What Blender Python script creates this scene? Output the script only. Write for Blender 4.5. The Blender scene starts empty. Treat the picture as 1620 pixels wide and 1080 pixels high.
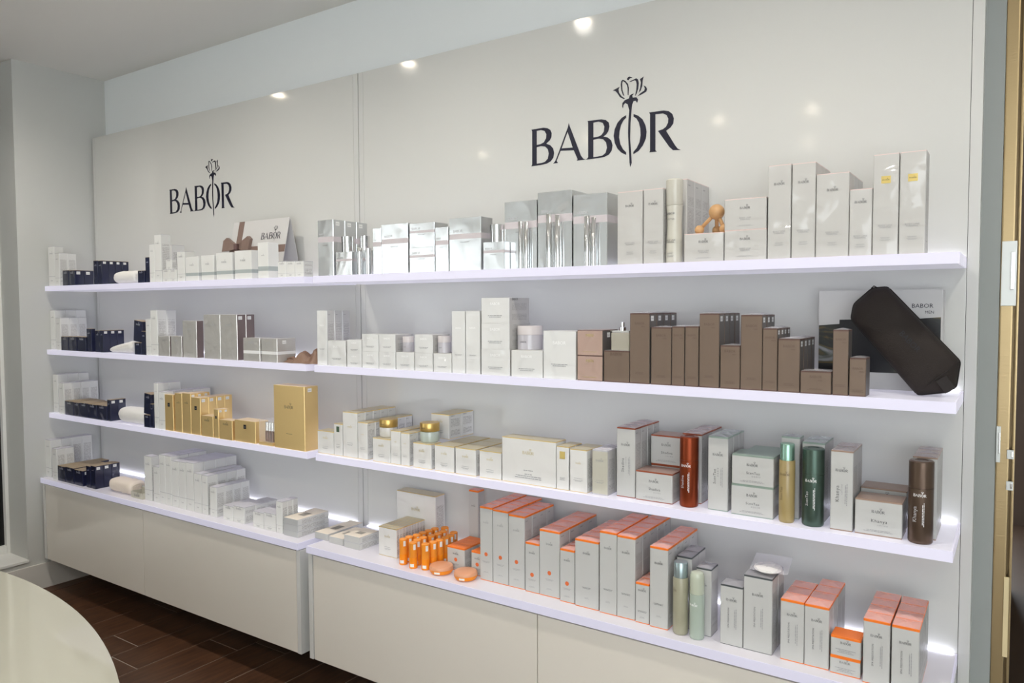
import bpy, bmesh, math, random
from mathutils import Vector, Matrix, noise
from mathutils.geometry import tessellate_polygon
random.seed(7)
SC = bpy.context.scene
COL = SC.collection

# ------------------------------------------------------------------ camera
cam_data = bpy.data.cameras.new('camera')
cam = bpy.data.objects.new('camera', cam_data)
COL.objects.link(cam)
_r = Vector((0.83039818, 0.55715639, -0.00395239)); _u = Vector((-0.02249427, 0.04061217, 0.99892175)); _f = Vector((-0.55671615, 0.82941389, -0.0462571))
_m = Matrix((_r, _u, -_f)).transposed().to_4x4()
_m.translation = Vector((2.35302, -2.33575, 1.57713))
cam.matrix_world = _m
cam_data.sensor_fit = 'HORIZONTAL'; cam_data.sensor_width = 36.0
cam_data.lens = 1190.827 / 1620 * 36.0
cam_data.clip_start = 0.05; cam_data.clip_end = 200
SC.camera = cam

# ------------------------------------------------------------------ world, exposure
world = bpy.data.worlds.new('daylight'); SC.world = world; world.use_nodes = True
_bg = world.node_tree.nodes['Background']
_bg.inputs[0].default_value = (0.90, 0.96, 1.0, 1); _bg.inputs[1].default_value = 5.6
SC.view_settings.view_transform = 'Standard'; SC.view_settings.look = 'None'
SC.view_settings.exposure = -0.05; SC.view_settings.gamma = 1.0; SC.view_settings.use_curve_mapping = False

CEIL = 2.925
DOWNLIGHTS = [(-1.57, -.86), (-.475, -.86), (.62, -.86), (1.72, -.86), (2.82, -.86), (-1.6, -3.1), (-.55, -3.1), (.52, -3.1), (1.15, -3.17), (2.4, -3.1), (3.5, -3.1), (-.4, -4.6), (.89, -4.25), (2.2, -4.6), (3.4, -4.6)]
DOWN_W = 34.0

# ------------------------------------------------------------------ materials
MATS = {}
def mat(name, col, rough=.5, metal=0., coat=0., bump=0., bscale=60., trans=0., alpha=1., emis=0., ecol=None, spec=.5, ior=1.45, stretch=None, cbump=False, detail=2.0):
    if name in MATS: return MATS[name]
    m = bpy.data.materials.new(name); m.use_nodes = True
    nt = m.node_tree; b = nt.nodes['Principled BSDF']
    b.inputs['Base Color'].default_value = (*col, 1); b.inputs['Roughness'].default_value = rough
    b.inputs['Metallic'].default_value = metal; b.inputs['Coat Weight'].default_value = coat
    b.inputs['Coat Roughness'].default_value = .06
    b.inputs['Transmission Weight'].default_value = trans; b.inputs['Alpha'].default_value = alpha
    b.inputs['Specular IOR Level'].default_value = spec; b.inputs['IOR'].default_value = ior
    if emis:
        b.inputs['Emission Color'].default_value = (*(ecol or col), 1); b.inputs['Emission Strength'].default_value = emis
    if bump:
        tc = nt.nodes.new('ShaderNodeTexCoord'); n = nt.nodes.new('ShaderNodeTexNoise'); bp = nt.nodes.new('ShaderNodeBump')
        mp = nt.nodes.new('ShaderNodeMapping')
        if stretch: mp.inputs['Scale'].default_value = stretch
        oi = nt.nodes.new('ShaderNodeObjectInfo'); ad = nt.nodes.new('ShaderNodeVectorMath'); ad.operation = 'ADD'
        mu = nt.nodes.new('ShaderNodeVectorMath'); mu.operation = 'SCALE'; mu.inputs['Scale'].default_value = 7.0
        nt.links.new(oi.outputs['Random'], mu.inputs[0])
        nt.links.new(tc.outputs['Object'], ad.inputs[0]); nt.links.new(mu.outputs[0], ad.inputs[1])
        nt.links.new(ad.outputs[0], mp.inputs['Vector']); nt.links.new(mp.outputs[0], n.inputs['Vector'])
        n.inputs['Scale'].default_value = bscale; n.inputs['Detail'].default_value = detail; n.inputs['Distortion'].default_value = .6
        bp.inputs['Strength'].default_value = bump; bp.inputs['Distance'].default_value = .03 if cbump else .01
        nt.links.new(n.outputs['Fac'], bp.inputs['Height'])
        nt.links.new(bp.outputs[0], b.inputs['Coat Normal' if cbump else 'Normal'])
    MATS[name] = m
    return m

def mat_print(name, col, ink, period=.0042, rough=.45, lo=.12, hi=.8):
    """paper with rows of unreadable small print on it (flat print)"""
    if name in MATS: return MATS[name]
    m = mat(name, col, rough); nt = m.node_tree; b = nt.nodes['Principled BSDF']; L = nt.links.new
    tc = nt.nodes.new('ShaderNodeTexCoord'); sx = nt.nodes.new('ShaderNodeSeparateXYZ'); L(tc.outputs['Object'], sx.inputs[0])
    sg = nt.nodes.new('ShaderNodeSeparateXYZ'); L(tc.outputs['Generated'], sg.inputs[0])
    def M(op, a, bb=None):
        n = nt.nodes.new('ShaderNodeMath'); n.operation = op
        for i, v in enumerate((a, bb)):
            if v is None: continue
            if isinstance(v, (int, float)): n.inputs[i].default_value = v
            else: L(v, n.inputs[i])
        return n.outputs[0]
    row = M('FRACT', M('DIVIDE', sx.outputs['Z'], period))
    line = M('LESS_THAN', row, .5)
    nz = nt.nodes.new('ShaderNodeTexNoise'); nz.inputs['Scale'].default_value = 330
    L(tc.outputs['Object'], nz.inputs['Vector']); word = M('GREATER_THAN', nz.outputs['Fac'], .44)
    nb = nt.nodes.new('ShaderNodeTexNoise'); nb.inputs['Scale'].default_value = 38
    cb = nt.nodes.new('ShaderNodeCombineXYZ'); L(sx.outputs['Z'], cb.inputs['Z']); L(cb.outputs[0], nb.inputs['Vector'])
    para = M('GREATER_THAN', nb.outputs['Fac'], .42)
    inz = M('MULTIPLY', M('GREATER_THAN', sg.outputs['Z'], lo), M('LESS_THAN', sg.outputs['Z'], hi))
    iny = M('MULTIPLY', M('GREATER_THAN', sg.outputs['Y'], .14), M('LESS_THAN', sg.outputs['Y'], .86))
    f = M('MULTIPLY', M('MULTIPLY', line, word), M('MULTIPLY', M('MULTIPLY', inz, iny), para))
    mx = nt.nodes.new('ShaderNodeMix'); mx.data_type = 'RGBA'
    mx.inputs[6].default_value = (*col, 1); mx.inputs[7].default_value = (*ink, 1)
    L(f, mx.inputs[0]); L(mx.outputs[2], b.inputs['Base Color'])
    return m

M_PANEL = mat('panel_gloss_white', (.625, .625, .60), .085, coat=0.0, spec=.5)
M_CAB = mat('cabinet_gloss_white', (.72, .68, .61), .09, spec=.5)
M_EDGE = mat('panel_edge_white', (.62, .62, .60), .16)
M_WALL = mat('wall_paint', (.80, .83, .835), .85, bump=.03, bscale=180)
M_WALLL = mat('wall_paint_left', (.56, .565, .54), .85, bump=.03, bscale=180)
M_CEIL = mat('ceiling_paint', (.80, .79, .76), .95)
M_BASE = mat('baseboard_paint', (.66, .64, .60), .4)
M_FRAME = mat('window_frame_white', (.8, .8, .77), .35)
M_DARKGLASS = mat('dark_window_glass', (.008, .008, .010), .03)
M_DIMSHEET = mat('dimming_sheet', (.80, .80, .78), .6, alpha=.52)  # half transparent, cuts the daylight of the left opening
M_CLEAR = mat('clear_glass', (.9, .95, .95), .02, alpha=.06)
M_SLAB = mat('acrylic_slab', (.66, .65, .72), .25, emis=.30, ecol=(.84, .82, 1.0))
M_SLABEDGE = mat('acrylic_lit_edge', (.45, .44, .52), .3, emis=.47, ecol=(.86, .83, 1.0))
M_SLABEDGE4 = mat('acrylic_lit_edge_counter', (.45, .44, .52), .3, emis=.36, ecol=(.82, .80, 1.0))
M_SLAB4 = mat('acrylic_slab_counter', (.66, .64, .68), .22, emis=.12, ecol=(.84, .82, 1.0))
M_LED = mat('led_strip', (.9, .9, 1), .4, emis=6.5, ecol=(.84, .85, 1.0))
M_INK = mat('ink_navy', (.012, .012, .028), .4)
M_GREY = mat('ink_grey', (.10, .10, .105), .5)
M_PALE = mat('ink_pale', (.30, .30, .31), .5)
M_WHITEINK = mat('ink_white', (.93, .93, .93), .3)
M_SILVERINK = mat('ink_silver', (.75, .75, .77), .3, metal=.6)
M_BROWNINK = mat('ink_brown', (.13, .085, .06), .45)
M_GOLDINK = mat('ink_gold', (.62, .52, .26), .4, metal=.5)
M_STICK = mat('sticker_white', (.80, .80, .78), .4)
M_GOLDLAB = mat('gold_foil_label', (.80, .62, .22), .28, metal=.7)
M_BLACK = mat('label_black', (.012, .012, .016), .3)
M_GREENSQ = mat('label_green', (.06, .10, .06), .4)
M_DOT = mat('dot_orange', (.72, .16, .05), .4)
M_FILM = mat('cellophane', (.92, .90, .95), .10, alpha=.36)
M_CHROME = mat('chrome', (.80, .80, .80), .09, metal=1.0)
M_TOWEL = mat('towel_white', (.86, .84, .81), .95, bump=.5, bscale=420, spec=.2)
M_TOWELC = mat('towel_cream', (.86, .76, .66), .95, bump=.5, bscale=420, spec=.2)

def wood(name, c1, c2, scale=7.0):
    if name in MATS: return MATS[name]
    m = mat(name, c1, .42); nt = m.node_tree; b = nt.nodes['Principled BSDF']; L = nt.links.new
    tc = nt.nodes.new('ShaderNodeTexCoord'); mp = nt.nodes.new('ShaderNodeMapping'); mp.inputs['Scale'].default_value = (9, .9, 9)
    oi = nt.nodes.new('ShaderNodeObjectInfo'); ad = nt.nodes.new('ShaderNodeVectorMath')
    sc = nt.nodes.new('ShaderNodeVectorMath'); sc.operation = 'SCALE'; sc.inputs['Scale'].default_value = 31.0
    L(oi.outputs['Random'], sc.inputs[0]); L(tc.outputs['Object'], ad.inputs[0]); L(sc.outputs[0], ad.inputs[1]); L(ad.outputs[0], mp.inputs[0])
    n = nt.nodes.new('ShaderNodeTexNoise'); n.inputs['Scale'].default_value = scale; n.inputs['Detail'].default_value = 6; L(mp.outputs[0], n.inputs['Vector'])
    r = nt.nodes.new('ShaderNodeValToRGB'); r.color_ramp.elements[0].color = (*c1, 1); r.color_ramp.elements[1].color = (*c2, 1)
    r.color_ramp.elements[0].position = .3; r.color_ramp.elements[1].position = .7
    L(n.outputs['Fac'], r.inputs[0]); L(r.outputs[0], b.inputs['Base Color'])
    bp = nt.nodes.new('ShaderNodeBump'); bp.inputs['Strength'].default_value = .12; L(n.outputs['Fac'], bp.inputs['Height']); L(bp.outputs[0], b.inputs['Normal'])
    return m
M_PLANK = wood('floor_plank', (.045, .020, .011), (.105, .047, .023))
M_GROUT = mat('grout', (.30, .25, .21), .9)
M_BEECH = wood('beech_wood', (.50, .28, .12), (.60, .36, .17), 3.0)

# ------------------------------------------------------------------ mesh helpers
def me_obj(name, verts, faces, mats, mi=None, parent=None, loc=(0, 0, 0), smooth=False):
    me = bpy.data.meshes.new(name); me.from_pydata(verts, [], faces)
    for m in (mats if isinstance(mats, (list, tuple)) else [mats]): me.materials.append(m)
    if mi: me.polygons.foreach_set('material_index', mi)
    if smooth: me.polygons.foreach_set('use_smooth', [True] * len(me.polygons))
    me.update()
    return put(name, me, parent, loc)
def put(name, me, parent=None, loc=(0, 0, 0), scale=None, rot=None):
    o = bpy.data.objects.new(name, me); COL.objects.link(o)
    o.location = loc
    if scale: o.scale = scale
    if rot: o.rotation_euler = rot
    if parent: o.parent = parent
    return o
def empty(name, loc):
    o = bpy.data.objects.new(name, None); COL.objects.link(o); o.location = loc; o.empty_display_size = .02
    return o
def tag(o, label, cat, group=None):
    o['label'] = label; o['category'] = cat
    if group: o['group'] = group
    return o
def struct(o, label=None):
    o['kind'] = 'structure'
    if label: o['label'] = label
    return o
def bm_mesh(bm, name, mats, smooth=False):
    me = bpy.data.meshes.new(name); bm.to_mesh(me); bm.free()
    for m in (mats if isinstance(mats, (list, tuple)) else [mats]): me.materials.append(m)
    if smooth: me.polygons.foreach_set('use_smooth', [True] * len(me.polygons))
    return me
def box_mesh(name, x0, x1, y0, y1, z0, z1, m, bev=0.0, seg=2):
    bm = bmesh.new(); bmesh.ops.create_cube(bm, size=1)
    for v in bm.verts: v.co = Vector(((x0 + x1) / 2 + v.co.x * (x1 - x0), (y0 + y1) / 2 + v.co.y * (y1 - y0), (z0 + z1) / 2 + v.co.z * (z1 - z0)))
    if bev: bmesh.ops.bevel(bm, geom=list(bm.edges), offset=bev, segments=seg, affect='EDGES', profile=.7)
    return bm_mesh(bm, name, m)
def box(name, x0, x1, y0, y1, z0, z1, m, parent=None, bev=0.0):
    return put(name, box_mesh(name, x0, x1, y0, y1, z0, z1, m, bev), parent)
def lathe_mesh(name, prof, mats, seg=32, mi=None):
    """prof: (r, z) from bottom to top; closed at the axis"""
    v = []; f = []; ix = []
    n = len(prof)
    for r, z in prof:
        for k in range(seg):
            a = 2 * math.pi * k / seg; v.append((r * math.cos(a), r * math.sin(a), z))
    for i in range(n - 1):
        for k in range(seg):
            f.append((i * seg + k, i * seg + (k + 1) % seg, (i + 1) * seg + (k + 1) % seg, (i + 1) * seg + k)); ix.append(mi[i] if mi else 0)
    f.append(tuple(range(seg - 1, -1, -1))); ix.append(mi[0] if mi else 0)
    f.append(tuple((n - 1) * seg + k for k in range(seg))); ix.append(mi[-1] if mi else 0)
    me = bpy.data.meshes.new(name); me.from_pydata(v, [], f)
    for m in (mats if isinstance(mats, (list, tuple)) else [mats]): me.materials.append(m)
    me.polygons.foreach_set('material_index', ix)
    sm = [True] * (len(f) - 2) + [False, False]
    me.polygons.foreach_set('use_smooth', sm); me.update()
    e = me.attributes.new('sharp_edge', 'BOOLEAN', 'EDGE')
    # keep hard rings where the profile turns sharply
    sharp = set()
    for i in range(1, n - 1):
        a = Vector((prof[i][0] - prof[i - 1][0], prof[i][1] - prof[i - 1][1])); b = Vector((prof[i + 1][0] - prof[i][0], prof[i + 1][1] - prof[i][1]))
        if a.length > 1e-7 and b.length > 1e-7 and a.angle(b) > .6: sharp.add(i)
    sharp |= {0, n - 1}
    vals = [False] * len(me.edges)
    for ed in me.edges:
        a, b = ed.vertices[0] // seg, ed.vertices[1] // seg
        if a == b and a in sharp: vals[ed.index] = True
    e.data.foreach_set('value', vals)
    return me
def tube_mesh(name, pts, r, m, seg=8):
    v = []; f = []
    for i, p in enumerate(pts):
        p = Vector(p); d = (Vector(pts[min(i + 1, len(pts) - 1)]) - Vector(pts[max(i - 1, 0)])).normalized()
        a = d.orthogonal().normalized(); b = d.cross(a); rr = r[i] if isinstance(r, (list, tuple)) else r
        for k in range(seg):
            t = 2 * math.pi * k / seg; v.append(tuple(p + a * rr * math.cos(t) + b * rr * math.sin(t)))
    for i in range(len(pts) - 1):
        for k in range(seg):
            f.append((i * seg + k, i * seg + (k + 1) % seg, (i + 1) * seg + (k + 1) % seg, (i + 1) * seg + k))
    f.append(tuple(range(seg - 1, -1, -1))); f.append(tuple((len(pts) - 1) * seg + k for k in range(seg)))
    me = bpy.data.meshes.new(name); me.from_pydata(v, [], f); me.materials.append(m)
    me.polygons.foreach_set('use_smooth', [True] * len(f)); me.update()
    return me

# ------------------------------------------------------------------ lettering
LOGO = {  # outlines of the wordmark and the rose, traced in panel units (metres), origin at the left end of the base line
 'b1': [[[(-0.0002,0.1356),(0.0510,0.1359),(0.0682,0.1319),(0.0804,0.1241),(0.0857,0.1127),(0.0847,0.0983),(0.0779,0.0880),(0.0632,0.0778),(0.0803,0.0700),(0.0919,0.0574),(0.0958,0.0413),(0.0923,0.0243),(0.0816,0.0131),(0.0655,0.0070),(0.0433,0.0048),(-0.0006,0.0040),(0.0034,0.0107),(0.0038,0.1300)],[(0.0228,0.1284),(0.0412,0.1289),(0.0559,0.1236),(0.0633,0.1114),(0.0623,0.0971),(0.0524,0.0837),(0.0386,0.0792),(0.0226,0.0782)],[(0.0226,0.0698),(0.0410,0.0718),(0.0583,0.0681),(0.0690,0.0576),(0.0734,0.0418),(0.0690,0.0236),(0.0572,0.0141),(0.0433,0.0114),(0.0225,0.0112)]]],
 'a': [[[(0.1556,0.1381),(0.1593,0.1275),(0.2037,0.0207),(0.2120,0.0093),(0.2221,0.0037),(0.1874,0.0039),(0.1907,0.0084),(0.1753,0.0414),(0.1222,0.0452),(0.1059,0.0121),(0.1116,0.0040),(0.0913,0.0037),(0.0991,0.0108),(0.1049,0.0204),(0.1518,0.1236)],[(0.1508,0.1083),(0.1711,0.0512),(0.1266,0.0537)]]],
 'b2': [[[(0.2298,0.1347),(0.2831,0.1333),(0.3000,0.1285),(0.3115,0.1187),(0.3142,0.1046),(0.3098,0.0894),(0.3019,0.0798),(0.2912,0.0737),(0.3077,0.0688),(0.3209,0.0573),(0.3258,0.0402),(0.3223,0.0229),(0.3122,0.0107),(0.2967,0.0050),(0.2788,0.0034),(0.2221,0.0033),(0.2290,0.0066),(0.2322,0.0114),(0.2321,0.1296)],[(0.2525,0.1260),(0.2733,0.1267),(0.2885,0.1203),(0.2947,0.1072),(0.2925,0.0905),(0.2832,0.0798),(0.2697,0.0760),(0.2526,0.0758)],[(0.2526,0.0678),(0.2742,0.0691),(0.2904,0.0647),(0.3010,0.0531),(0.3046,0.0349),(0.2993,0.0177),(0.2869,0.0100),(0.2698,0.0088),(0.2527,0.0087)]]],
 'o': [[[(0.3758,0.1342),(0.3599,0.1276),(0.3439,0.1134),(0.3331,0.0922),(0.3297,0.0711),(0.3337,0.0471),(0.3442,0.0262),(0.3581,0.0121),(0.3763,0.0018),(0.3762,0.0108),(0.3646,0.0227),(0.3550,0.0406),(0.3502,0.0626),(0.3518,0.0839),(0.3578,0.1045),(0.3664,0.1181),(0.3759,0.1253)]],[[(0.4027,0.1339),(0.4196,0.1261),(0.4352,0.1120),(0.4461,0.0906),(0.4499,0.0691),(0.4471,0.0465),(0.4368,0.0260),(0.4222,0.0104),(0.4023,0.0012),(0.4023,0.0089),(0.4145,0.0206),(0.4246,0.0386),(0.4283,0.0604),(0.4273,0.0828),(0.4218,0.1035),(0.4133,0.1173),(0.4027,0.1254)]]],
 'r': [[[(0.4579,0.1309),(0.5082,0.1300),(0.5263,0.1254),(0.5388,0.1150),(0.5444,0.0997),(0.5426,0.0839),(0.5334,0.0720),(0.5178,0.0636),(0.5328,0.0395),(0.5490,0.0132),(0.5578,0.0016),(0.5689,-0.0041),(0.5419,-0.0017),(0.5290,0.0107),(0.4895,0.0670),(0.5065,0.0700),(0.5174,0.0764),(0.5245,0.0886),(0.5253,0.1012),(0.5196,0.1133),(0.5074,0.1207),(0.4806,0.1219),(0.4812,0.0050),(0.4865,0.0006),(0.4598,0.0007),(0.4622,0.0065),(0.4617,0.1246)]]],
 'rose': [[[(0.3869,0.1489),(0.3954,0.1476),(0.3922,0.1076),(0.3911,0.0536),(0.3951,-0.0011),(0.3969,-0.0265),(0.3914,-0.0403),(0.3884,-0.0236),(0.3861,0.0154),(0.3829,0.0740),(0.3844,0.1164)]],[[(0.3869,0.1485),(0.3813,0.1690),(0.3727,0.1742),(0.3663,0.1693),(0.3642,0.1580),(0.3611,0.1643),(0.3619,0.1758),(0.3705,0.1842),(0.3855,0.1877),(0.3884,0.1968),(0.3961,0.2003),(0.4045,0.2008),(0.3982,0.1953),(0.3995,0.1882),(0.4130,0.1872),(0.4194,0.1786),(0.4165,0.1695),(0.4131,0.1707),(0.4110,0.1760),(0.4025,0.1762),(0.3983,0.1664),(0.3954,0.1472)]],[[(0.3258,0.2231),(0.3380,0.2273),(0.3518,0.2317),(0.3471,0.2228),(0.3502,0.2114),(0.3597,0.1983),(0.3714,0.1895),(0.3684,0.1876),(0.3532,0.1965),(0.3424,0.2126),(0.3358,0.2199)]],[[(0.3557,0.2388),(0.3574,0.2494),(0.3630,0.2531),(0.3725,0.2476),(0.3823,0.2363),(0.3858,0.2223),(0.3846,0.1982),(0.3812,0.1999),(0.3807,0.2212),(0.3785,0.2324),(0.3716,0.2424),(0.3639,0.2483),(0.3609,0.2418),(0.3618,0.2204),(0.3692,0.1975),(0.3644,0.2014),(0.3579,0.2179)]],[[(0.3780,0.2533),(0.3822,0.2579),(0.3882,0.2592),(0.3993,0.2535),(0.3895,0.2532),(0.3840,0.2476),(0.3793,0.2496)]],[[(0.3853,0.2424),(0.3959,0.2452),(0.4119,0.2494),(0.4187,0.2445),(0.4213,0.2318),(0.4192,0.2130),(0.4138,0.1997),(0.4101,0.1919),(0.4084,0.1941),(0.4121,0.2104),(0.4133,0.2293),(0.4116,0.2392),(0.4077,0.2436),(0.3917,0.2413)]],[[(0.4254,0.2445),(0.4391,0.2509),(0.4354,0.2390),(0.4338,0.2202),(0.4281,0.2066),(0.4205,0.2002),(0.4255,0.2139),(0.4288,0.2325)]],[[(0.4380,0.2222),(0.4463,0.2170),(0.4514,0.2078),(0.4481,0.2004),(0.4340,0.1943),(0.4164,0.1898),(0.4264,0.1977),(0.4406,0.2046),(0.4430,0.2111)]]],

}
def flat_mesh(name, polys, m, axis='front', s=1.0, bend=0.0):
    """polys: list of lists of loops [(outer),(hole)...] in 2D -> flat mesh on a front face (normal -Y)"""
    v = []; f = []
    for loops in polys:
        tri = tessellate_polygon([[Vector((a * s, b * s, 0)) for a, b in lp] for lp in loops])
        base = len(v); flat = [p for lp in loops for p in lp]
        v += [(a * s, 0, b * s) for a, b in flat]
        f += [tuple(base + i for i in t) for t in tri]
    if bend:
        v = [(bend * math.sin(x / bend), bend - bend * math.cos(x / bend), z) for x, _, z in v]
    me = bpy.data.meshes.new(name); me.from_pydata(v, [], f); me.materials.append(m); me.update()
    return me
_logo_all = []
for _k, _p in LOGO.items(): _logo_all += _p
_lw = max(a for lp in _logo_all for l in lp for a, b in l); _l0 = min(a for lp in _logo_all for l in lp for a, b in l)
LOGON = [[[((a - _l0) / (_lw - _l0) - .5, b / (_lw - _l0)) for a, b in l] for l in lp] for lp in _logo_all]   # width 1, centred
LC = {}
def logo_mesh(m, bend=0.0):
    k = (m.name, round(bend, 4))
    if k not in LC: LC[k] = flat_mesh('logo', LOGON, m, bend=bend)
    return LC[k]
def font_mesh(txt, m, vert=False, spacing=1.0, side=False):
    k = ('t', txt, m.name, vert, side)
    if k in LC: return LC[k]
    cu = bpy.data.curves.new('lettering', 'FONT'); cu.body = txt; cu.size = 1.0; cu.align_x = 'CENTER'; cu.resolution_u = 2; cu.space_character = spacing; cu.space_line = .85
    o = bpy.data.objects.new('lettering', cu); COL.objects.link(o)
    dg = bpy.context.evaluated_depsgraph_get(); me = bpy.data.meshes.new_from_object(o.evaluated_get(dg))
    bpy.data.objects.remove(o); bpy.data.curves.remove(cu)
    w = max(v.co.x for v in me.vertices) - min(v.co.x for v in me.vertices)
    for v in me.vertices:
        x, y = v.co.x / w, v.co.y / w
        v.co = (-y, 0, x) if vert else ((0, x, y) if side else (x, 0, y))
    me.materials.clear(); me.materials.append(m); me.name = 'lettering'; me.update()
    LC[k] = me
    return me
def lines_mesh(ws, m, pitch=1.0, th=.38, vert=False):
    """rows of fine print: list of row widths (relative to 1), rows downwards"""
    k = ('l', tuple(ws), m.name, pitch, vert)
    if k in LC: return LC[k]
    v = []; f = []; rnd = random.Random(len(ws) * 31 + int(pitch * 100))
    for i, w in enumerate(ws):
        x = -w / 2
        while x < w / 2 - .02:
            l = min(rnd.uniform(.06, .2), w / 2 - x); z = -i * pitch
            q = [(x, z), (x + l, z), (x + l, z + pitch * th), (x, z + pitch * th)]
            b = len(v); v += [((-c, 0, a) if vert else (a, 0, c)) for a, c in q]; f.append((b, b + 1, b + 2, b + 3)); x += l + .03
    me = bpy.data.meshes.new('fine_print'); me.from_pydata(v, [], f); me.materials.append(m); me.update()
    LC[k] = me
    return me
def quad_mesh(m, side=False):
    k = ('q', m.name, side)
    if k not in LC:
        me = bpy.data.meshes.new('label_square')
        me.from_pydata([(0, -.5, -.5), (0, .5, -.5), (0, .5, .5), (0, -.5, .5)] if side else [(-.5, 0, -.5), (.5, 0, -.5), (.5, 0, .5), (-.5, 0, .5)], [], [(0, 1, 2, 3)])
        me.materials.append(m); LC[k] = me
    return LC[k]
def disc_mesh(m):
    k = ('d', m.name)
    if k not in LC:
        me = bpy.data.meshes.new('dot'); n = 20
        me.from_pydata([(.5 * math.cos(2 * math.pi * i / n), 0, .5 * math.sin(2 * math.pi * i / n)) for i in range(n)], [], [tuple(range(n))]); me.materials.append(m); LC[k] = me
    return LC[k]
def decal(name, me, parent, x, y, z, s, sz=None):
    return put(name, me, parent, (x, y, z), (s, s, s if sz is None else sz))

# ------------------------------------------------------------------ the room
XL, XR = -2.169, 2.2385
SHZ = {1: 1.7013, 2: 1.347, 3: .9905, 4: .6303}
SHD = {1: .286, 2: .286, 3: .286, 4: .343}
TH = .0273
PT = 2.571
# floor: grout bed with wood-look planks on it (planks run away from the shelf wall, 0.212 m wide)
floor = struct(box('floor', -2.6, 4.6, -5.7, 4.2, -.06, -.002, M_GROUT))
PW_, PLN = .2125, .90
_lin = [-1.02, -.573, -.8, -.45]
_pl = []
for i in range(-1, 17):
    x0 = -2.084 + .2125 * i - .0015
    off = [-.572, -.12, -.452, -.02][(i + 2) % 4] if i != 5 else -.574
    if i == 4: off = -.45
    if i == 6: off = -.22
    for j in range(-4, 1):
        y0 = off + j * PLN - .0
        if y0 + PLN < -3.4 or y0 > .1: continue
        _pl.append((x0 + .0025, x0 + .21, max(y0 + .0025, -3.6), min(y0 + PLN - .0025, .1)))
_pm = {}
for a, b, c, d in _pl:
    if b > 2.25 or d - c < .02: continue
    k = (round(b - a, 3), round(d - c, 3))
    if k not in _pm: _pm[k] = box_mesh('plank', -(k[0]) / 2, k[0] / 2, -k[1] / 2, k[1] / 2, -.004, 0, M_PLANK, .0012, 1)
    put('plank', _pm[k], floor, ((a + b) / 2, (c + d) / 2, 0))
struct(box('ceiling', -2.6, 4.6, -5.7, 4.2, CEIL, CEIL + .1, M_CEIL))
struct(box('wall_back_shade_strip', XR + .0275, 2.312, .080, .0898, 0, CEIL, mat('wall_shade_grey', (.34, .36, .345), .7)), 'back wall strip right of the right panel, painted darker as shade')  # covers the recessed back wall; its shade is put into the grey
struct(box('wall_back', -2.45, 2.312, .09, .22, 0, CEIL, M_WALL))
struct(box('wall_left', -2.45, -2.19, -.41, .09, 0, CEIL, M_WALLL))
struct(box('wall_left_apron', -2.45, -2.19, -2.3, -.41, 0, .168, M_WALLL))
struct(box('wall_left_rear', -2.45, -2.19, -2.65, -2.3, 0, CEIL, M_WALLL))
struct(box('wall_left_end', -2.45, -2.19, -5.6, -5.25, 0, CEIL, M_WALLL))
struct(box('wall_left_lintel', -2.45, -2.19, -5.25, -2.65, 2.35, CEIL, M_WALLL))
struct(box('wall_rear', -2.45, 2.35, -5.7, -5.6, 0, CEIL, M_WALL))
struct(box('wall_right', 4.5, 4.6, -3.4, 4.2, 0, CEIL, M_WALL))
struct(box('trim_1', -2.45, -2.178, -2.3, -.41, .168, .182, M_FRAME, bev=.002), 'white window sill beside the left cabinet')
struct(box('baseboard_left', -2.19, -2.176, -4.5, .09, 0, .142, M_BASE, bev=.003))
struct(box('baseboard_back', -2.176, 2.3, .076, .09, 0, .12, M_BASE, bev=.003))
# left window: white frame and dark panes
w1 = struct(empty('window_1', (-2.43, -1.35, .182)))
box('window_frame', -.03, .03, .922, .94, 0, CEIL - .182, M_FRAME, w1, .004)
box('window_frame', -.03, .03, -.95, -.9, 0, CEIL - .182, M_FRAME, w1, .004)
box('window_frame', -.03, .03, -.02, .03, .055, CEIL - .24, M_FRAME, w1, .004)
box('window_frame', -.03, .03, -.9, .922, 0, .045, M_FRAME, w1, .004)
box('window_frame', -.03, .03, -.9, .922, CEIL - .24, CEIL - .182, M_FRAME, w1, .004)
box('pane', -.008, .0, .03, .922, .045, CEIL - .24, M_DARKGLASS, w1)
box('pane', -.008, .0, -.9, -.02, .055, CEIL - .24, M_DARKGLASS, w1)
# glazed opening in the left wall, behind and left of the viewer, daylight outside
w2 = struct(empty('window_2', (-2.36, -3.95, 0)))
for a, b_ in ((-1.3, -1.25), (-.46, -.40), (.40, .46), (1.25, 1.3)): box('window_frame', -.03, .03, a, b_, 0, 2.35, M_FRAME, w2, .004)
for a, b_ in ((-1.25, -.46), (-.40, .40), (.46, 1.25)):
    box('window_frame', -.03, .03, a, b_, 0, .09, M_FRAME, w2, .004); box('window_frame', -.03, .03, a, b_, 2.29, 2.35, M_FRAME, w2, .004)
    box('pane', -.004, .004, a, b_, .09, 2.29, M_CLEAR, w2); box('dimming_sheet', .012, .014, a + .01, b_ - .01, .12, 2.26, M_DIMSHEET, w2)  # unseen translucent sheets added to dim the daylight and its reflections
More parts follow.
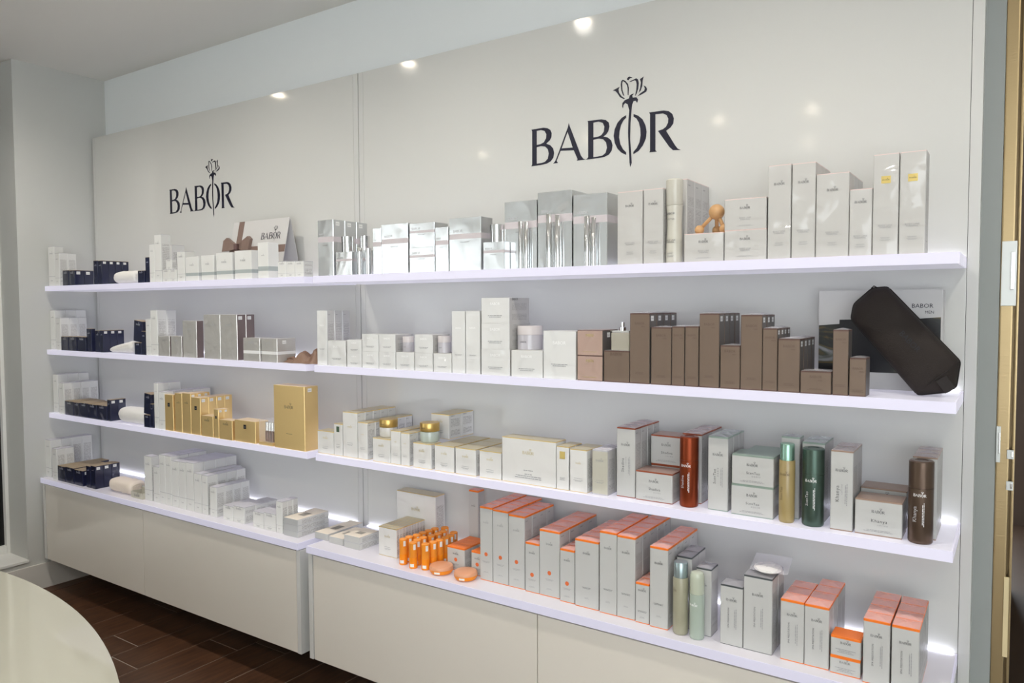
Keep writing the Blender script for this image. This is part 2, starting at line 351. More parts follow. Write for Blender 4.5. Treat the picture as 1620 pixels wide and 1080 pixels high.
# unseen glazing added behind the viewer at right to bring in more daylight
w3 = struct(empty('added_window_3', (2.35, -5.65, 0)))
box('window_frame', 0, 2.2, -.04, .04, 0, .2, M_FRAME, w3); box('window_frame', 0, 2.2, -.04, .04, 2.75, CEIL, M_FRAME, w3)
for i in range(3): box('window_frame', i * 1.06, i * 1.06 + .06, -.04, .04, .2, 2.75, M_FRAME, w3)
for i in range(2): box('pane', i * 1.06 + .06, i * 1.06 + 1.06, -.004, .004, .2, 2.75, M_CLEAR, w3)
w4 = struct(empty('added_window_4', (4.55, -5.6, 0)))  # second unseen window, added in the right wall for ambient light
box('window_frame', -.04, .04, 0, 2.2, 0, .2, M_FRAME, w4); box('window_frame', -.04, .04, 0, 2.2, 2.75, CEIL, M_FRAME, w4)
for i in range(3): box('window_frame', -.04, .04, i * 1.06, i * 1.06 + .06, .2, 2.75, M_FRAME, w4)
for i in range(2): box('pane', -.004, .004, i * 1.06 + .06, i * 1.06 + 1.06, .2, 2.75, M_CLEAR, w4)
# passage at the right: brass clad side, latch plates, dark room beyond
M_BRASS = mat('brass_cladding', (.40, .30, .16), .32, metal=.75, bump=.04, bscale=30, stretch=(1, 1, 8))
M_BRASSD = mat('brass_groove', (.20, .14, .07), .4, metal=.6)
M_PLATE = mat('latch_plate', (.62, .64, .62), .35, metal=.3)
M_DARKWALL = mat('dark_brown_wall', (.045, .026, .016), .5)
M_LITSTRIP = mat('lit_strip_tone', (.75, .62, .36), .5)  # pale tone carries the brightness of lit strips
struct(box('wall_passage', 2.300, 2.352, .22, 2.6, 0, CEIL, M_BRASS))
t = struct(empty('trim_2', (2.335, .13, 0)), 'brass clad post of the wall opening at far right')
box('post', -.0225, .008, -.05, .09, 0, CEIL, M_BRASS, t, .004); box('groove', .008, .014, -.03, .09, 0, CEIL, M_BRASSD, t); box('stop_bead', .014, .021, -.045, .09, 0, CEIL, M_BRASS, t, .003)
box('lit_strip_paint', .004, .016, -.056, -.050, .62, .84, M_LITSTRIP, t, .001); box('lit_strip_paint', -.004, .010, -.056, -.050, 0, .50, M_LITSTRIP, t, .001)  # pale colour stands in for narrow lit strips at the opening
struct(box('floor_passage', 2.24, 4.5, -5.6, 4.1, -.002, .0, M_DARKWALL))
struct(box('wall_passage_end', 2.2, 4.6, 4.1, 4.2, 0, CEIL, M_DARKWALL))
struct(box('wall_back_right', 3.2, 4.6, .09, .22, 0, CEIL, M_WALL))
def latch(x, z, h, w, label):
    t = tag(empty('latch_plate', (x, .079, z)), label, 'latch plate')
    q = box('plate', -w / 2, w / 2, -.006, 0, -h / 2, h / 2, M_PLATE, t, .001)
    box('bolt', w * .1, w * .38, -.010, -.006, -h / 4, h / 3, M_CHROME, q, .001)
latch(2.332, 1.66, .172, .034, 'tall grey metal latch plate on the brass post')
latch(2.318, 1.20, .098, .010, 'narrow grey metal latch plate low on the brass post')
latch(2.346, 1.175, .024, .016, 'upper small square catch on the brass post')
latch(2.346, 1.09, .024, .016, 'lower small square catch on the brass post')

# ------------------------------------------------------------------ display wall: panels, shelves, cabinets
SIDE = .027
M_CARC = mat('carcass_grey', (.20, .20, .19), .6)
def wall_panel(x0, x1, label):
    t = tag(empty('display_panel', ((x0 + x1) / 2, .045, .19)), label, 'wall panel', 'glossy white display panels')
    c = (x0 + x1) / 2
    box('board', x0 + SIDE + .001 - c, x1 - SIDE - .001 - c, -.045, .0445, 0, PT - .19, M_PANEL, t, .0012)
    box('side_panel', x0 - c, x0 + SIDE - c, -.045, .0445, 0, PT - .19, M_EDGE, t, .0012)
    box('side_panel', x1 - SIDE - c, x1 - c, -.045, .0445, 0, PT - .19, M_EDGE, t, .0012)
    return t
wall_panel(-2.172, -.002, 'left glossy white wall panel behind the left shelves')
wall_panel(.002, XR + .028, 'right glossy white wall panel behind the right shelves')

ORD = {1: 'top', 2: 'second', 3: 'third'}
def shelf(k, x0, x1, side):
    d, z = SHD[k], SHZ[k]; c = (x0 + x1) / 2; w = (x1 - x0) / 2
    t = tag(empty('light_shelf', (c, -d / 2, z)), 'glowing white %s shelf of the %s unit' % (ORD[k], side), 'shelf', 'glowing wall shelves')
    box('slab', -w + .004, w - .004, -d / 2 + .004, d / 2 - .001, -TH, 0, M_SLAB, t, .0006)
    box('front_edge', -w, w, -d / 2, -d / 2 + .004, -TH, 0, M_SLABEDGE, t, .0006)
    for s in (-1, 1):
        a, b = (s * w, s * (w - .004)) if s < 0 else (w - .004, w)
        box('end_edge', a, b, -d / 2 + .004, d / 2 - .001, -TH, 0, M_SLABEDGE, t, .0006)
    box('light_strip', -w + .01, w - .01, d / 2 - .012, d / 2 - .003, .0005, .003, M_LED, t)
G = .0251
for k in (1, 2, 3):
    shelf(k, XL, -G, 'left'); shelf(k, G, XR, 'right')
def cabinet(x0, x1, seams, side):
    d, z = SHD[4], SHZ[4]; c = (x0 + x1) / 2; w = (x1 - x0) / 2
    t = tag(empty('counter_shelf', (c, -d / 2, z)), 'glowing white counter top of the %s unit' % side, 'counter', 'glowing counter tops')
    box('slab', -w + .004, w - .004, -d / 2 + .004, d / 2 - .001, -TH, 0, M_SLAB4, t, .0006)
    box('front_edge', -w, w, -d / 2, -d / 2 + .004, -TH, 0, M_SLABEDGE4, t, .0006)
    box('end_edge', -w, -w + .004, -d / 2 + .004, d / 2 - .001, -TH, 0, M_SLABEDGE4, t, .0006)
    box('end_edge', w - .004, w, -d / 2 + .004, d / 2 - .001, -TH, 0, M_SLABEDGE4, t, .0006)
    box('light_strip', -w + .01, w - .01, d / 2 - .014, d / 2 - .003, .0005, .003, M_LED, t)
    zb, zt = .172, z - TH - .004
    t = tag(empty('wall_cabinet', (c, -.17, zb)), 'white floating cabinet under the %s counter' % side, 'cabinet', 'white floating cabinets')
    h = zt - zb
    box('carcass', -w + .022, w - .022, -.135, .168, 0.002, h, M_CARC, t)
    box('side_panel', -w, -w + .021, -.163, .168, 0, h, M_EDGE, t, .0015)
    box('side_panel', w - .021, w, -.163, .168, 0, h, M_EDGE, t, .0015)
    xs = [x0 + .0235] + seams + [x1 - .0235]
    for a, b in zip(xs, xs[1:]):
        dr = box('door', a + .0018 - c, b - .0018 - c, -.160, -.137, .0, h - .006, M_CAB, t, .0015)
cabinet(XL, -G, [-1.165], 'left'); cabinet(G, XR, [1.10], 'right')

# wordmarks on the panels
def wall_logo(x, z, s, label):
    t = tag(empty('wall_wordmark', (x, -.0009, z)), label, 'sign', 'dark wordmarks on the panels')
    for k, p in LOGO.items():
        me = flat_mesh('letter', p, M_INK, s=s)
        put('rose' if k == 'rose' else 'letter', me, t)
wall_logo(.874, 2.082, 1.0, 'large dark navy wordmark with rose on the right panel')
wall_logo(-1.403, 2.072, .972, 'smaller looking dark navy wordmark with rose on the left panel')

# ceiling downlights
M_LAMP = mat('downlight_lens', (1, .9, .75), .4, emis=120.0, ecol=(1.0, .86, .66))
M_RING = mat('downlight_ring', (.8, .8, .8), .3, metal=.5)
_ring = lathe_mesh('ring', [(.034, 0), (.048, 0), (.048, -.004), (.036, -.006), (.034, 0)], M_RING, 28)
_lens = lathe_mesh('lens', [(.0335, -.0015), (.0335, -.0005)], M_LAMP, 24)
_place = ['above the left end of the left unit', 'above the middle of the left unit', 'above the left part of the right unit', 'above the right part of the right unit', 'above the passage', 'in the middle row, farthest left', 'in the middle row, second from left', 'in the middle row, left one of a close pair', 'in the middle row, right one of a close pair', 'in the middle row, fifth from left', 'in the middle row, farthest right', 'in the rear row, farthest left', 'in the rear row, second from left', 'in the rear row, third from left', 'in the rear row, farthest right']
for (x, y), pl in zip(DOWNLIGHTS, _place):
    t = tag(empty('ceiling_downlight', (x, y, CEIL)), 'round ceiling downlight ' + pl, 'downlight', 'ceiling downlights')
    put('ring', _ring, t); put('lens', _lens, t)
    l = bpy.data.lights.new('spot', 'SPOT'); l.energy = DOWN_W; l.color = (1.0, .955, .885); l.spot_size = math.radians(150); l.spot_blend = 1.0; l.shadow_soft_size = .04
    lo = bpy.data.objects.new('lamp_light', l); COL.objects.link(lo); lo.parent = t; lo.location = (0, 0, -.02)

# curved white counter in the foreground
M_TABLE = mat('counter_gloss', (.44, .43, .36), .05)
t = tag(empty('curved_counter', (-.30, -3.50, 0)), 'glossy white counter with a curved edge at lower left', 'counter')
_R = 2.279
_seg = [(_R * math.cos(a), _R * math.sin(a)) for a in [math.radians(8 + i * 1.35) for i in range(90)]]
_inn = [(_R * .55 * math.cos(a), _R * .55 * math.sin(a)) for a in [math.radians(8 + i * 1.35) for i in range(90)]]
def arc_slab(name, out, inn, z0, z1, m, parent):
    n = len(out); v = [(x, y, z1) for x, y in out] + [(x, y, z1) for x, y in inn] + [(x, y, z0) for x, y in out] + [(x, y, z0) for x, y in inn]; f = []
    for i in range(n - 1):
        f += [(i, i + 1, n + i + 1, n + i), (2 * n + i + 1, 2 * n + i, 3 * n + i, 3 * n + i + 1), (i + 1, i, 2 * n + i, 2 * n + i + 1), (n + i, n + i + 1, 3 * n + i + 1, 3 * n + i)]
    f += [(0, n, 3 * n, 2 * n), (n - 1, 2 * n - 1 + 0, 4 * n - 1, 3 * n - 1)]
    return me_obj(name, v, f, m, parent=parent)
arc_slab('counter_top', _seg, _inn, .672, .697, M_TABLE, t)
_s2 = [(x * .93, y * .93) for x, y in _seg]; _i2 = [(x * 1.05, y * 1.05) for x, y in _inn]
arc_slab('counter_base', _s2, _i2, 0, .671, M_CAB, t)

# ------------------------------------------------------------------ cartons
PAPER = (.52, .52, .505)
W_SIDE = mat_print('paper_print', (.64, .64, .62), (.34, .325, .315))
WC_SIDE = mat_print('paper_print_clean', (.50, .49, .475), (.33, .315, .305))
def C(name, *a, **k): return mat(name, *a, **k)
P_WHITE = C('paper_white', PAPER, .45)
P_WHITEL = C('paper_white_light', (.75, .75, .73), .45)
P_WHITEG = C('paper_white_gloss', (.74, .73, .71), .4, spec=.3, coat=.8, bump=1.0, bscale=13, cbump=True, detail=0.0)
P_WHITEW = C('paper_white_wrapped', (.53, .52, .50), .4, spec=.3, coat=.8, bump=1.0, bscale=12, cbump=True, detail=0.0)
P_SILVERW = C('paper_silver_wrapped', (.60, .61, .61), .28, metal=.25, coat=.5, bump=.3, bscale=16, cbump=True)
P_PEARL = C('paper_pearl_wrapped', (.73, .73, .72), .35, spec=.3, coat=1.0, bump=1.0, bscale=15, cbump=True, detail=.3)
P_CREAM = C('paper_cream', (.52, .50, .42), .45)
P_NAVY = C('navy_lacquer', (.014, .017, .045), .22, coat=.35, bump=.5, bscale=14, cbump=True, detail=0.0)
P_TAN = C('tan_top', (.34, .26, .16), .5)
P_SILV = C('silver_foil', (.78, .80, .81), .17, metal=.8, bump=.22, bscale=11, detail=1.0)
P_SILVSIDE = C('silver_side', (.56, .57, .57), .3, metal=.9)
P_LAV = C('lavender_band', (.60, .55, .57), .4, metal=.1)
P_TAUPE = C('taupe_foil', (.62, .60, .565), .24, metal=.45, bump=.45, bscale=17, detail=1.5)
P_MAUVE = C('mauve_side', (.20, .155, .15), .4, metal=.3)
P_PALEBAND = C('pale_band', (.80, .80, .80), .3)
P_TEALBAND = C('teal_grey_band', (.42, .46, .46), .4)
P_GREYLINE = C('grey_line', (.45, .45, .47), .5)
P_GREYTOP = C('grey_top', (.52, .51, .54), .5)
P_GOLD = C('gold_card', (.80, .58, .26), .36, metal=.6, bump=.08, bscale=20)
P_GOLDTOP = C('gold_top', (.78, .62, .42), .45, metal=.3)
P_GEDGE = C('gold_edge', (.78, .58, .20), .28, metal=.85)
P_GBEIGE = C('gold_beige_top', (.56, .50, .35), .35, metal=.3)
P_ROSE = C('rose_gold_foil', (.64, .45, .38), .22, metal=.8, bump=.3, bscale=14, detail=1.0)
P_BRZ = C('bronze_card', (.20, .145, .11), .42, metal=.35, bump=.05, bscale=20)
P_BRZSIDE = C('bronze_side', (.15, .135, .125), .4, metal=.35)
P_BRZEDGE = C('dark_brown_edge', (.12, .068, .055), .4)
P_PINKEDGE = C('pink_edge', (.70, .56, .53), .4)
P_RUST = C('rust_edge', (.36, .085, .04), .3, metal=.4)
P_RUSTTOP = C('rust_top', (.40, .27, .23), .3, metal=.2)
P_GREEN = C('green_edge', (.29, .37, .32), .3, metal=.3)
P_BROWN = C('brown_edge', (.36, .25, .19), .3, metal=.3)
P_ORANGE = C('orange_edge', (.86, .20, .022), .32)
P_SLATE = C('slate_edge', (.075, .085, .09), .35)
P_FLATTOP = C('flat_box_cream', (.80, .72, .60), .45)
P_FLATGREY = C('flat_box_grey', (.52, .53, .53), .4, metal=.2)
# style: name, body, side, top face, edge colour, edge height top, bottom, bands, wrapped top, logo ink, logo width, logo height, category noun
ST = {
 'W': dict(n='white_carton', b=P_WHITEL, s=W_SIDE, t=P_GREYTOP, e=P_GREYLINE, et=.0016, eb=0, bands=[(.235, .245, P_GREYLINE)], ink=M_PALE, lw=.5, lh=.8),
 'WB': dict(n='white_carton', b=P_WHITEL, s=W_SIDE, t=P_GREYTOP, e=P_GREYLINE, et=.0022, eb=0, bands=[(.235, .243, P_GREYLINE)], ink=M_PALE, lw=.55, lh=.8),
 'WT': dict(n='banded_carton', b=P_WHITEL, s=P_WHITEL, t=P_WHITEL, e=P_WHITEL, et=0, eb=0, bands=[(.20, .33, P_TEALBAND)], ink=M_PALE, lw=.3, lh=.62),
 'N': dict(n='navy_box', b=P_NAVY, s=P_NAVY, t=P_TAN, e=P_TAN, et=.0012, eb=0, bands=[], ink=M_SILVERINK, lw=.45, lh=.78),
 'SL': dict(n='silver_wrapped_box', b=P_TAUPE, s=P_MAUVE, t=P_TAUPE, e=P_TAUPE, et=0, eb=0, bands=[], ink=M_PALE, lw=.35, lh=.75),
 'SB': dict(n='silver_striped_box', b=P_TAUPE, s=P_TAUPE, t=P_TAUPE, e=P_TAUPE, et=0, eb=0, bands=[(.33, .46, P_PALEBAND)], ink=M_PALE, lw=.35, lh=.75),
 'G': dict(n='gold_box', b=P_GOLD, s=P_GOLD, t=P_GOLDTOP, e=P_GOLD, et=0, eb=0, bands=[], ink=M_BROWNINK, lw=.4, lh=.74),
 'S': dict(n='silver_box', b=P_SILV, s=P_SILVSIDE, t=P_SILVSIDE, e=P_SILV, et=0, eb=0, bands=[(.60, .70, P_LAV)], ink=M_SILVERINK, lw=.35, lh=.74),
 'BL': dict(n='warm_white_carton', b=P_WHITEW, s=WC_SIDE, t=P_PINKEDGE, e=P_PINKEDGE, et=.0018, eb=.001, bands=[], ink=M_GREY, lw=.36, lh=.80),
 'PW': dict(n='pearl_carton', b=P_PEARL, s=WC_SIDE, t=P_WHITE, e=P_WHITE, et=0, eb=0, bands=[], ink=M_WHITEINK, lw=.42, lh=.70),
 'RG': dict(n='rose_gold_box', b=P_ROSE, s=P_BRZSIDE, t=P_ROSE, e=P_BRZEDGE, et=.0015, eb=.002, bands=[], ink=M_GOLDINK, lw=.35, lh=.75),
 'BR': dict(n='bronze_box', b=P_BRZ, s=P_BRZSIDE, t=P_BRZSIDE, e=P_BRZEDGE, et=.0035, eb=.003, bands=[], ink=M_BROWNINK, lw=.48, lh=.84),
 'WG': dict(n='gold_edged_carton', b=P_WHITEG, s=W_SIDE, t=P_GBEIGE, e=P_GEDGE, et=.002, eb=.0018, bands=[], ink=M_GOLDINK, lw=.3, lh=.66),
 'WC': dict(n='cream_carton', b=P_CREAM, s=WC_SIDE, t=P_GREYTOP, e=P_GREYTOP, et=.004, eb=.004, bands=[], ink=M_PALE, lw=.5, lh=.74),
 'WR': dict(n='rust_edged_carton', b=P_WHITE, s=WC_SIDE, t=P_RUSTTOP, e=P_RUST, et=.004, eb=.0025, bands=[], ink=M_GREY, lw=.42, lh=.72),
 'WE': dict(n='green_edged_carton', b=P_WHITE, s=WC_SIDE, t=P_GREEN, e=P_GREEN, et=.004, eb=.0025, bands=[], ink=M_GREY, lw=.42, lh=.72),
 'WK': dict(n='brown_edged_carton', b=P_WHITE, s=WC_SIDE, t=P_BROWN, e=P_BROWN, et=.003, eb=.003, bands=[], ink=M_GREY, lw=.42, lh=.72),
 'WO': dict(n='orange_topped_carton', b=P_WHITE, s=WC_SIDE, t=P_ORANGE, e=P_ORANGE, et=.0055, eb=.0025, bands=[], ink=M_GREY, lw=.42, lh=.76),
 'WD': dict(n='dark_topped_carton', b=P_WHITE, s=WC_SIDE, t=P_SLATE, e=P_SLATE, et=.004, eb=.0015, bands=[], ink=M_GREY, lw=.42, lh=.74),
 'F': dict(n='flat_box', b=P_FLATGREY, s=W_SIDE, t=P_FLATTOP, e=P_GREYLINE, et=.001, eb=.001, bands=[], ink=M_PALE, lw=.3, lh=.4),
 'FB': dict(n='flat_box', b=P_WHITE, s=W_SIDE, t=P_FLATTOP, e=P_GREYLINE, et=.001, eb=.001, bands=[], ink=M_PALE, lw=.3, lh=.3),
}
GRP = {'W': 'white cartons with grey print', 'WB': 'white cartons in the block on the left counter', 'WT': 'grey banded cartons', 'N': 'navy boxes', 'SL': 'silver wrapped boxes', 'SB': 'silver striped boxes', 'G': 'gold boxes', 'S': 'silver boxes on the top shelf', 'BL': 'warm white cartons on the top shelf', 'PW': 'pearl cartons on the second shelf', 'RG': 'rose gold boxes', 'BR': 'bronze boxes on the second shelf', 'WG': 'gold edged cartons', 'WC': 'cream cartons', 'WR': 'rust edged cartons', 'WE': 'green edged cartons', 'WK': 'brown edged cartons', 'WO': 'orange topped cartons', 'WD': 'dark topped cartons', 'F': 'flat boxes in the stack', 'FB': 'flat cream boxes'}
WRAPTOP = {'WO', 'WR', 'WD', 'WE', 'WK', 'BR', 'WC'}

def carton_mesh(st, w, d, h):
    """folded carton: chamfered corners, coloured edges and bands as their own faces, a tuck flap standing proud on top"""
    S = ST[st]; w -= .0008; d -= .0008; c = min(.0016, w * .04); x, y = w / 2, d / 2
    def ring(z, i=0.0):
        X, Y = x - i, y - i
        return [(-X + c, -Y, z), (X - c, -Y, z), (X, -Y + c, z), (X, Y - c, z), (X - c, Y, z), (-X + c, Y, z), (-X, Y - c, z), (-X, -Y + c, z)]
    zs = [(0.0, S['b'], .0006)]
    lv = [0.0, .0008]; seg = []
    cuts = [(S['eb'], S['e'])] if S['eb'] else []
    b0 = S['eb']
    segs = []   # (z0, z1, material, is_body)
    if S['eb']: segs.append((0, S['eb'], S['e'], False))
    z = S['eb']
    for a, b, m in S['bands']:
        segs.append((z, a * h, S['b'], True)); segs.append((a * h, b * h, m, False)); z = b * h
    segs.append((z, h - S['et'] - .0004, S['b'], True))
    if S['et']: segs.append((h - S['et'] - .0004, h - .0004, S['e'], False))
    mats = []; 
    def mi(m):
        if m not in mats: mats.append(m)
        return mats.index(m)
    v = list(ring(0, .0004)); f = [tuple(range(7, -1, -1))]; ix = [mi(S['b'])]
    def addring(r):
        b = len(v); v.extend(r); return b
    cur = 0
    nb = addring(ring(segs[0][0] + .0004)); 
    for k in range(8): f.append((cur + k, cur + (k + 1) % 8, nb + (k + 1) % 8, nb + k)); ix.append(mi(segs[0][2]))
    cur = nb
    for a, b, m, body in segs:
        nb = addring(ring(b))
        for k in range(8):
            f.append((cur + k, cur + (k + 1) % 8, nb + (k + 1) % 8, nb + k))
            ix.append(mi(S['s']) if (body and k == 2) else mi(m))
        cur = nb
    nb = addring(ring(h, .0006))
    for k in range(8): f.append((cur + k, cur + (k + 1) % 8, nb + (k + 1) % 8, nb + k)); ix.append(mi(S['e']))
    f.append(tuple(nb + k for k in range(8))); ix.append(mi(S['t']))
    # tuck flap
    if w > .03 and d > .02:
        X, Y = x - .0035, y - .003; q = len(v)
        v.extend([(-X, -Y, h), (X, -Y, h), (X, Y, h), (-X, Y, h), (-X + .001, -Y + .001, h + .0005), (X - .001, -Y + .001, h + .0005), (X - .001, Y, h + .0005), (-X + .001, Y, h + .0005)])
        for a in ((0, 1, 5, 4), (1, 2, 6, 5), (3, 0, 4, 7), (2, 3, 7, 6), (4, 5, 6, 7)): f.append(tuple(q + i for i in a)); ix.append(mi(S['t']))
    me = bpy.data.meshes.new(S['n']); me.from_pydata(v, [], f)
    for m in mats: me.materials.append(m)
    me.polygons.foreach_set('material_index', ix); me.update()
    return me
def fold_mesh(w, d):
    """crossed folds of the film on top of a wrapped carton"""
    x, y = w / 2 - .001, d / 2 - .001
    v = [(-x, -y, 0), (x, -y, 0), (x, y, 0), (-x, y, 0), (0, 0, .0042), (0, -y, .0004), (x, 0, .0004), (0, y, .0004), (-x, 0, .0004)]
    f = [(0, 5, 4), (5, 1, 4), (1, 6, 4), (6, 2, 4), (2, 7, 4), (7, 3, 4), (3, 8, 4), (8, 0, 4)]
    me = bpy.data.meshes.new('wrap_fold'); me.from_pydata(v, [], f); me.materials.append(M_FILM); me.update()
    return me
VTXT = {'vS': 'Shadiva', 'vT': 'ScenTao', 'vK': 'Khanya', 'vM': 'SPA MEDITATION'}
HTXT = {'hS': 'Shadiva', 'hT': 'ScenTao', 'hK': 'Khanya', 'hM': ''}
SUB = {'S': 'citrale', 'T': 'oasis', 'K': 'cafrine', 'M': ''}
def front_print(o, st, w, d, h, text):
    S = ST[st]; y = -d / 2 - .0003; ink = S['ink']; lw = min(S['lw'] * w, .055, h * .5)
    def logo(z, m=ink, l=lw, x=0): decal('logo', logo_mesh(m), o, x, y, z, l)
    def lines(z, ws, m, s, pitch=.07): decal('fine_print', lines_mesh(ws, m, pitch), o, 0, y, z, s)
    if text == 'K':
        s = min(w * .3, .018); q = decal('label_square', quad_mesh(M_BLACK), o, 0, y, h * .72, s); decal('logo', logo_mesh(M_SILVERINK), q, 0, -.0002 / s, -.15, .7)
    elif text in ('body', 'bodyg'):
        tall = h > .12
        if text == 'bodyg':
            q = decal('label_square', quad_mesh(M_GOLDLAB), o, 0, y, h * .745, .021, .018); decal('logo', logo_mesh(M_BROWNINK), q, 0, -.01, -.12, .76)
        else: logo(h * (.785 if tall else .66), l=.028)
        t = decal('lettering', font_mesh('BODY LINE\nTHERMAL', M_PALE, spacing=1.15), o, 0, y, h * (.285 if tall else .36), .031)
        lines(h * (.17 if tall else .14), [.8, .7, 0, .9, .7] if tall else [1.2, 1.7], M_PALE, .026)
    elif text == 'men':
        big = w > .05
        l = .030 if big else .024; z = h * (.84 if h > .1 else .70)
        decal('logo', font_mesh('BABOR', M_BROWNINK), o, 0, y, z, l); decal('lettering', font_mesh('MEN', M_BROWNINK), o, l * .38, y, z - .0075, .010)
        lines(h * .16 if h > .08 else h * .22, [1.0, .8, 1.1] if h > .08 else [1.2, 1.6], M_BROWNINK, .026, .09)
    elif text in VTXT:
        logo(h * .74, l=.030 if st != 'WO' else .027)
        n = .056 if text == 'vM' else .042
        decal('lettering', font_mesh(VTXT[text], M_GREY, vert=True, spacing=1.15), o, -.006 + w * .0, y, h * .46, n)
        if SUB[text[1]]: decal('lettering', font_mesh(SUB[text[1]], M_PALE, vert=True, spacing=1.3), o, .0025, y, h * .52, .026)
        decal('fine_print', lines_mesh([1.1, 1.3], M_PALE, .09, vert=True), o, .010, y, h * .46, .045)
    elif text in HTXT:
        logo(h * .64, l=.031 if h > .07 else .026)
        if HTXT[text]:
            decal('lettering', font_mesh(HTXT[text], M_GREY, spacing=1.15), o, .002, y, h * .38, .037)
            decal('lettering', font_mesh(SUB[text[1]], M_PALE, spacing=1.4), o, .010, y, h * .29, .024)
            lines(h * .15, [1.2, 1.5], M_PALE, .045, .07)
        else: lines(h * .36, [1.6, 1.0, 1.3], M_PALE, .03, .13)
    elif text in ('dot', 'dotb'):
        tall = h > .12
        logo(h * (.78 if tall else .68), M_PALE if text == 'dotb' else M_GREY, min(lw, .025))
        decal('dot', disc_mesh(M_DOT), o, 0, y, h * (.36 if tall else .47), .0140)
        lines(h * (.26 if tall else .28), [1.0, .8], M_PALE, .03, .11); lines(h * .12, [.6, .9], M_PALE, .026, .09)
    elif text == 'bab':
        logo(h * .79, l=.026); lines(h * .30, [1.0, .9], M_GREY, .03, .1); lines(h * .15, [.5, .6], M_PALE, .026, .1)
    elif text == 'big':
        logo(h * .66, M_GOLDINK, .045); lines(h * .30, [.5, 0, .4, 1.4, 1.5], M_PALE, .07, .09)
    elif text == 'sq':
        decal('label_square', quad_mesh(M_GREENSQ), o, 0, y, h * .83, .016, .022); lines(h * .35, [.8, 0, .9, .7], M_PALE, .022, .2)
    elif text == 'gsq':
        decal('label_square', quad_mesh(M_GOLDLAB), o, 0, y, h * .80, .020, .024); lines(h * .28, [.8, .9, .7, .9], M_PALE, .022, .12)
    elif st == 'S':
        decal('lettering', font_mesh('BABOR', M_SILVERINK), o, -w * .22, y, h * .73, min(w * .35, .04))
        lines(h * .545, [1.0, .9], M_PALE, w * .3, .06)
    elif st in ('WG', 'WC'):
        logo(h * S['lh'], l=min(lw, .03)); lines(h * .32, [.9, 0, 1.0, .7], M_PALE, min(.034, w * .55), .09)
    elif st == 'PW':
        decal('logo', font_mesh('BABOR', M_WHITEINK), o, 0, y, h * .72, lw * .95); lines(h * .3, [1.0, .8], M_PALE, w * .5, .09)
    elif st == 'G':
        logo(h * (.74 if h < .2 else .64), l=lw if h < .2 else .055)
        if h > .2: lines(h * .24, [.6], M_BROWNINK, .06, .06)
    elif st == 'RG':
        decal('logo', font_mesh('MEN', M_GOLDINK), o, 0, y, h * .74, .025); lines(h * .14, [1.2], M_GOLDINK, .04, .08)
    elif st in ('FB', 'F'):
        o2 = decal('window_print', LC.setdefault('wp', flat_top()), o, 0, 0, h + .0007, 1); o2.scale = (w * .42, d * .26, 1); o2.location = (0, -d * .05, h + .0008)
    else:
        logo(h * S['lh'], l=lw)
        if st in ('W', 'WB'): lines(h * .14, [.7, .5], M_PALE, w * .5, .1)
        if st == 'WR' or st == 'WE' or st == 'WK': pass
def flat_top():
    me = bpy.data.meshes.new('window_print'); me.from_pydata([(-.5, -.5, 0), (.5, -.5, 0), (.5, .5, 0), (-.5, .5, 0)], [], [(0, 1, 2, 3)])
    me.materials.append(mat('window_print', (.30, .27, .22), .3, bump=.3, bscale=50)); return me
NTH = ['', '', 'third', 'fourth', 'fifth', 'sixth', 'seventh', 'eighth', 'ninth', 'tenth', 'eleventh']
def build_carton(st, x, y, z, w, d, h, n, rot, stick, text, label):
    me = carton_mesh(st, w, d, h); S = ST[st]
    fold = fold_mesh(w, d) if st in WRAPTOP and not (h < .1 and st in ('WE', 'WK', 'WR')) and not (st == 'WO' and h < .1) else None
    r = random.Random(int(x * 1e4) + int(y * 1e4))
    for k in range(n):
        jx = 0 if k == 0 else r.uniform(-.0006, .0006)
        zz = z + .0002 + (abs(math.sin(math.radians(rot))) * w / 2 if rot else 0)
        o = put(S['n'], me, None, (x + w / 2 + jx, y + d / 2 + k * d, zz))
        if rot: o.rotation_euler = (0, math.radians(rot), 0)
        lb = label if k == 0 else ('box directly behind the ' + label if k == 1 else '%s box back from the %s' % (NTH[k], label))
        tag(o, lb, 'carton' if 'carton' in S['n'] else 'box', GRP[st])
        if k == 0: front_print(o, st, w, d, h, text)
        if fold: put('wrap_fold', fold, o, (0, 0, h + .0007))
        if stick:
            if stick == 1:
                s = min(d * .42, .02)
                q = decal('sticker', quad_mesh(M_STICK, True), o, w / 2 + .0003, -d * .12, h - s * .75, s, s * .75)
                decal('fine_print', font_mesh('BABOR', M_GREY, side=True), q, .0003 / s, 0, -.12, .7)
            else:
                decal('fine_print', font_mesh('BABOR', M_GREY, side=True), o, w / 2 + .0003, -d * .22, h * .93 - .002, d * .28)

# ------------------------------------------------------------------ jars, bottles and the rest
M_LAVJ = mat('lavender_jar', (.50, .48, .52), .18, coat=.5)
M_LAVL = mat('lavender_lid', (.62, .575, .575), .25)
M_GLASSJ = mat('pale_green_glass', (.62, .70, .64), .12, trans=.35, coat=.5)
M_CREAMJ = mat('cream_glass', (.70, .68, .64), .15, trans=.2, coat=.5)
M_GOLDL = mat('gold_lid', (.66, .45, .15), .3, metal=.9)
M_PUMP = mat('cream_bottle', (.56, .54, .47), .25, coat=.3)
M_RB = mat('rust_metal', (.24, .045, .015), .28, metal=.75)
M_GB = mat('green_metal', (.085, .13, .105), .28, metal=.75)
M_GCAP = mat('green_cap', (.28, .46, .37), .25, metal=.75)
M_DB = mat('dark_brown_metal', (.125, .085, .062), .28, metal=.7)
M_AMBER = mat('amber_glass', (.50, .38, .16), .30, trans=.35, coat=.4)
M_PALEG = mat('pale_glass', (.50, .48, .35), .25, trans=.35, coat=.4)
M_BCAP = mat('blue_grey_cap', (.38, .47, .48), .25, metal=.7)
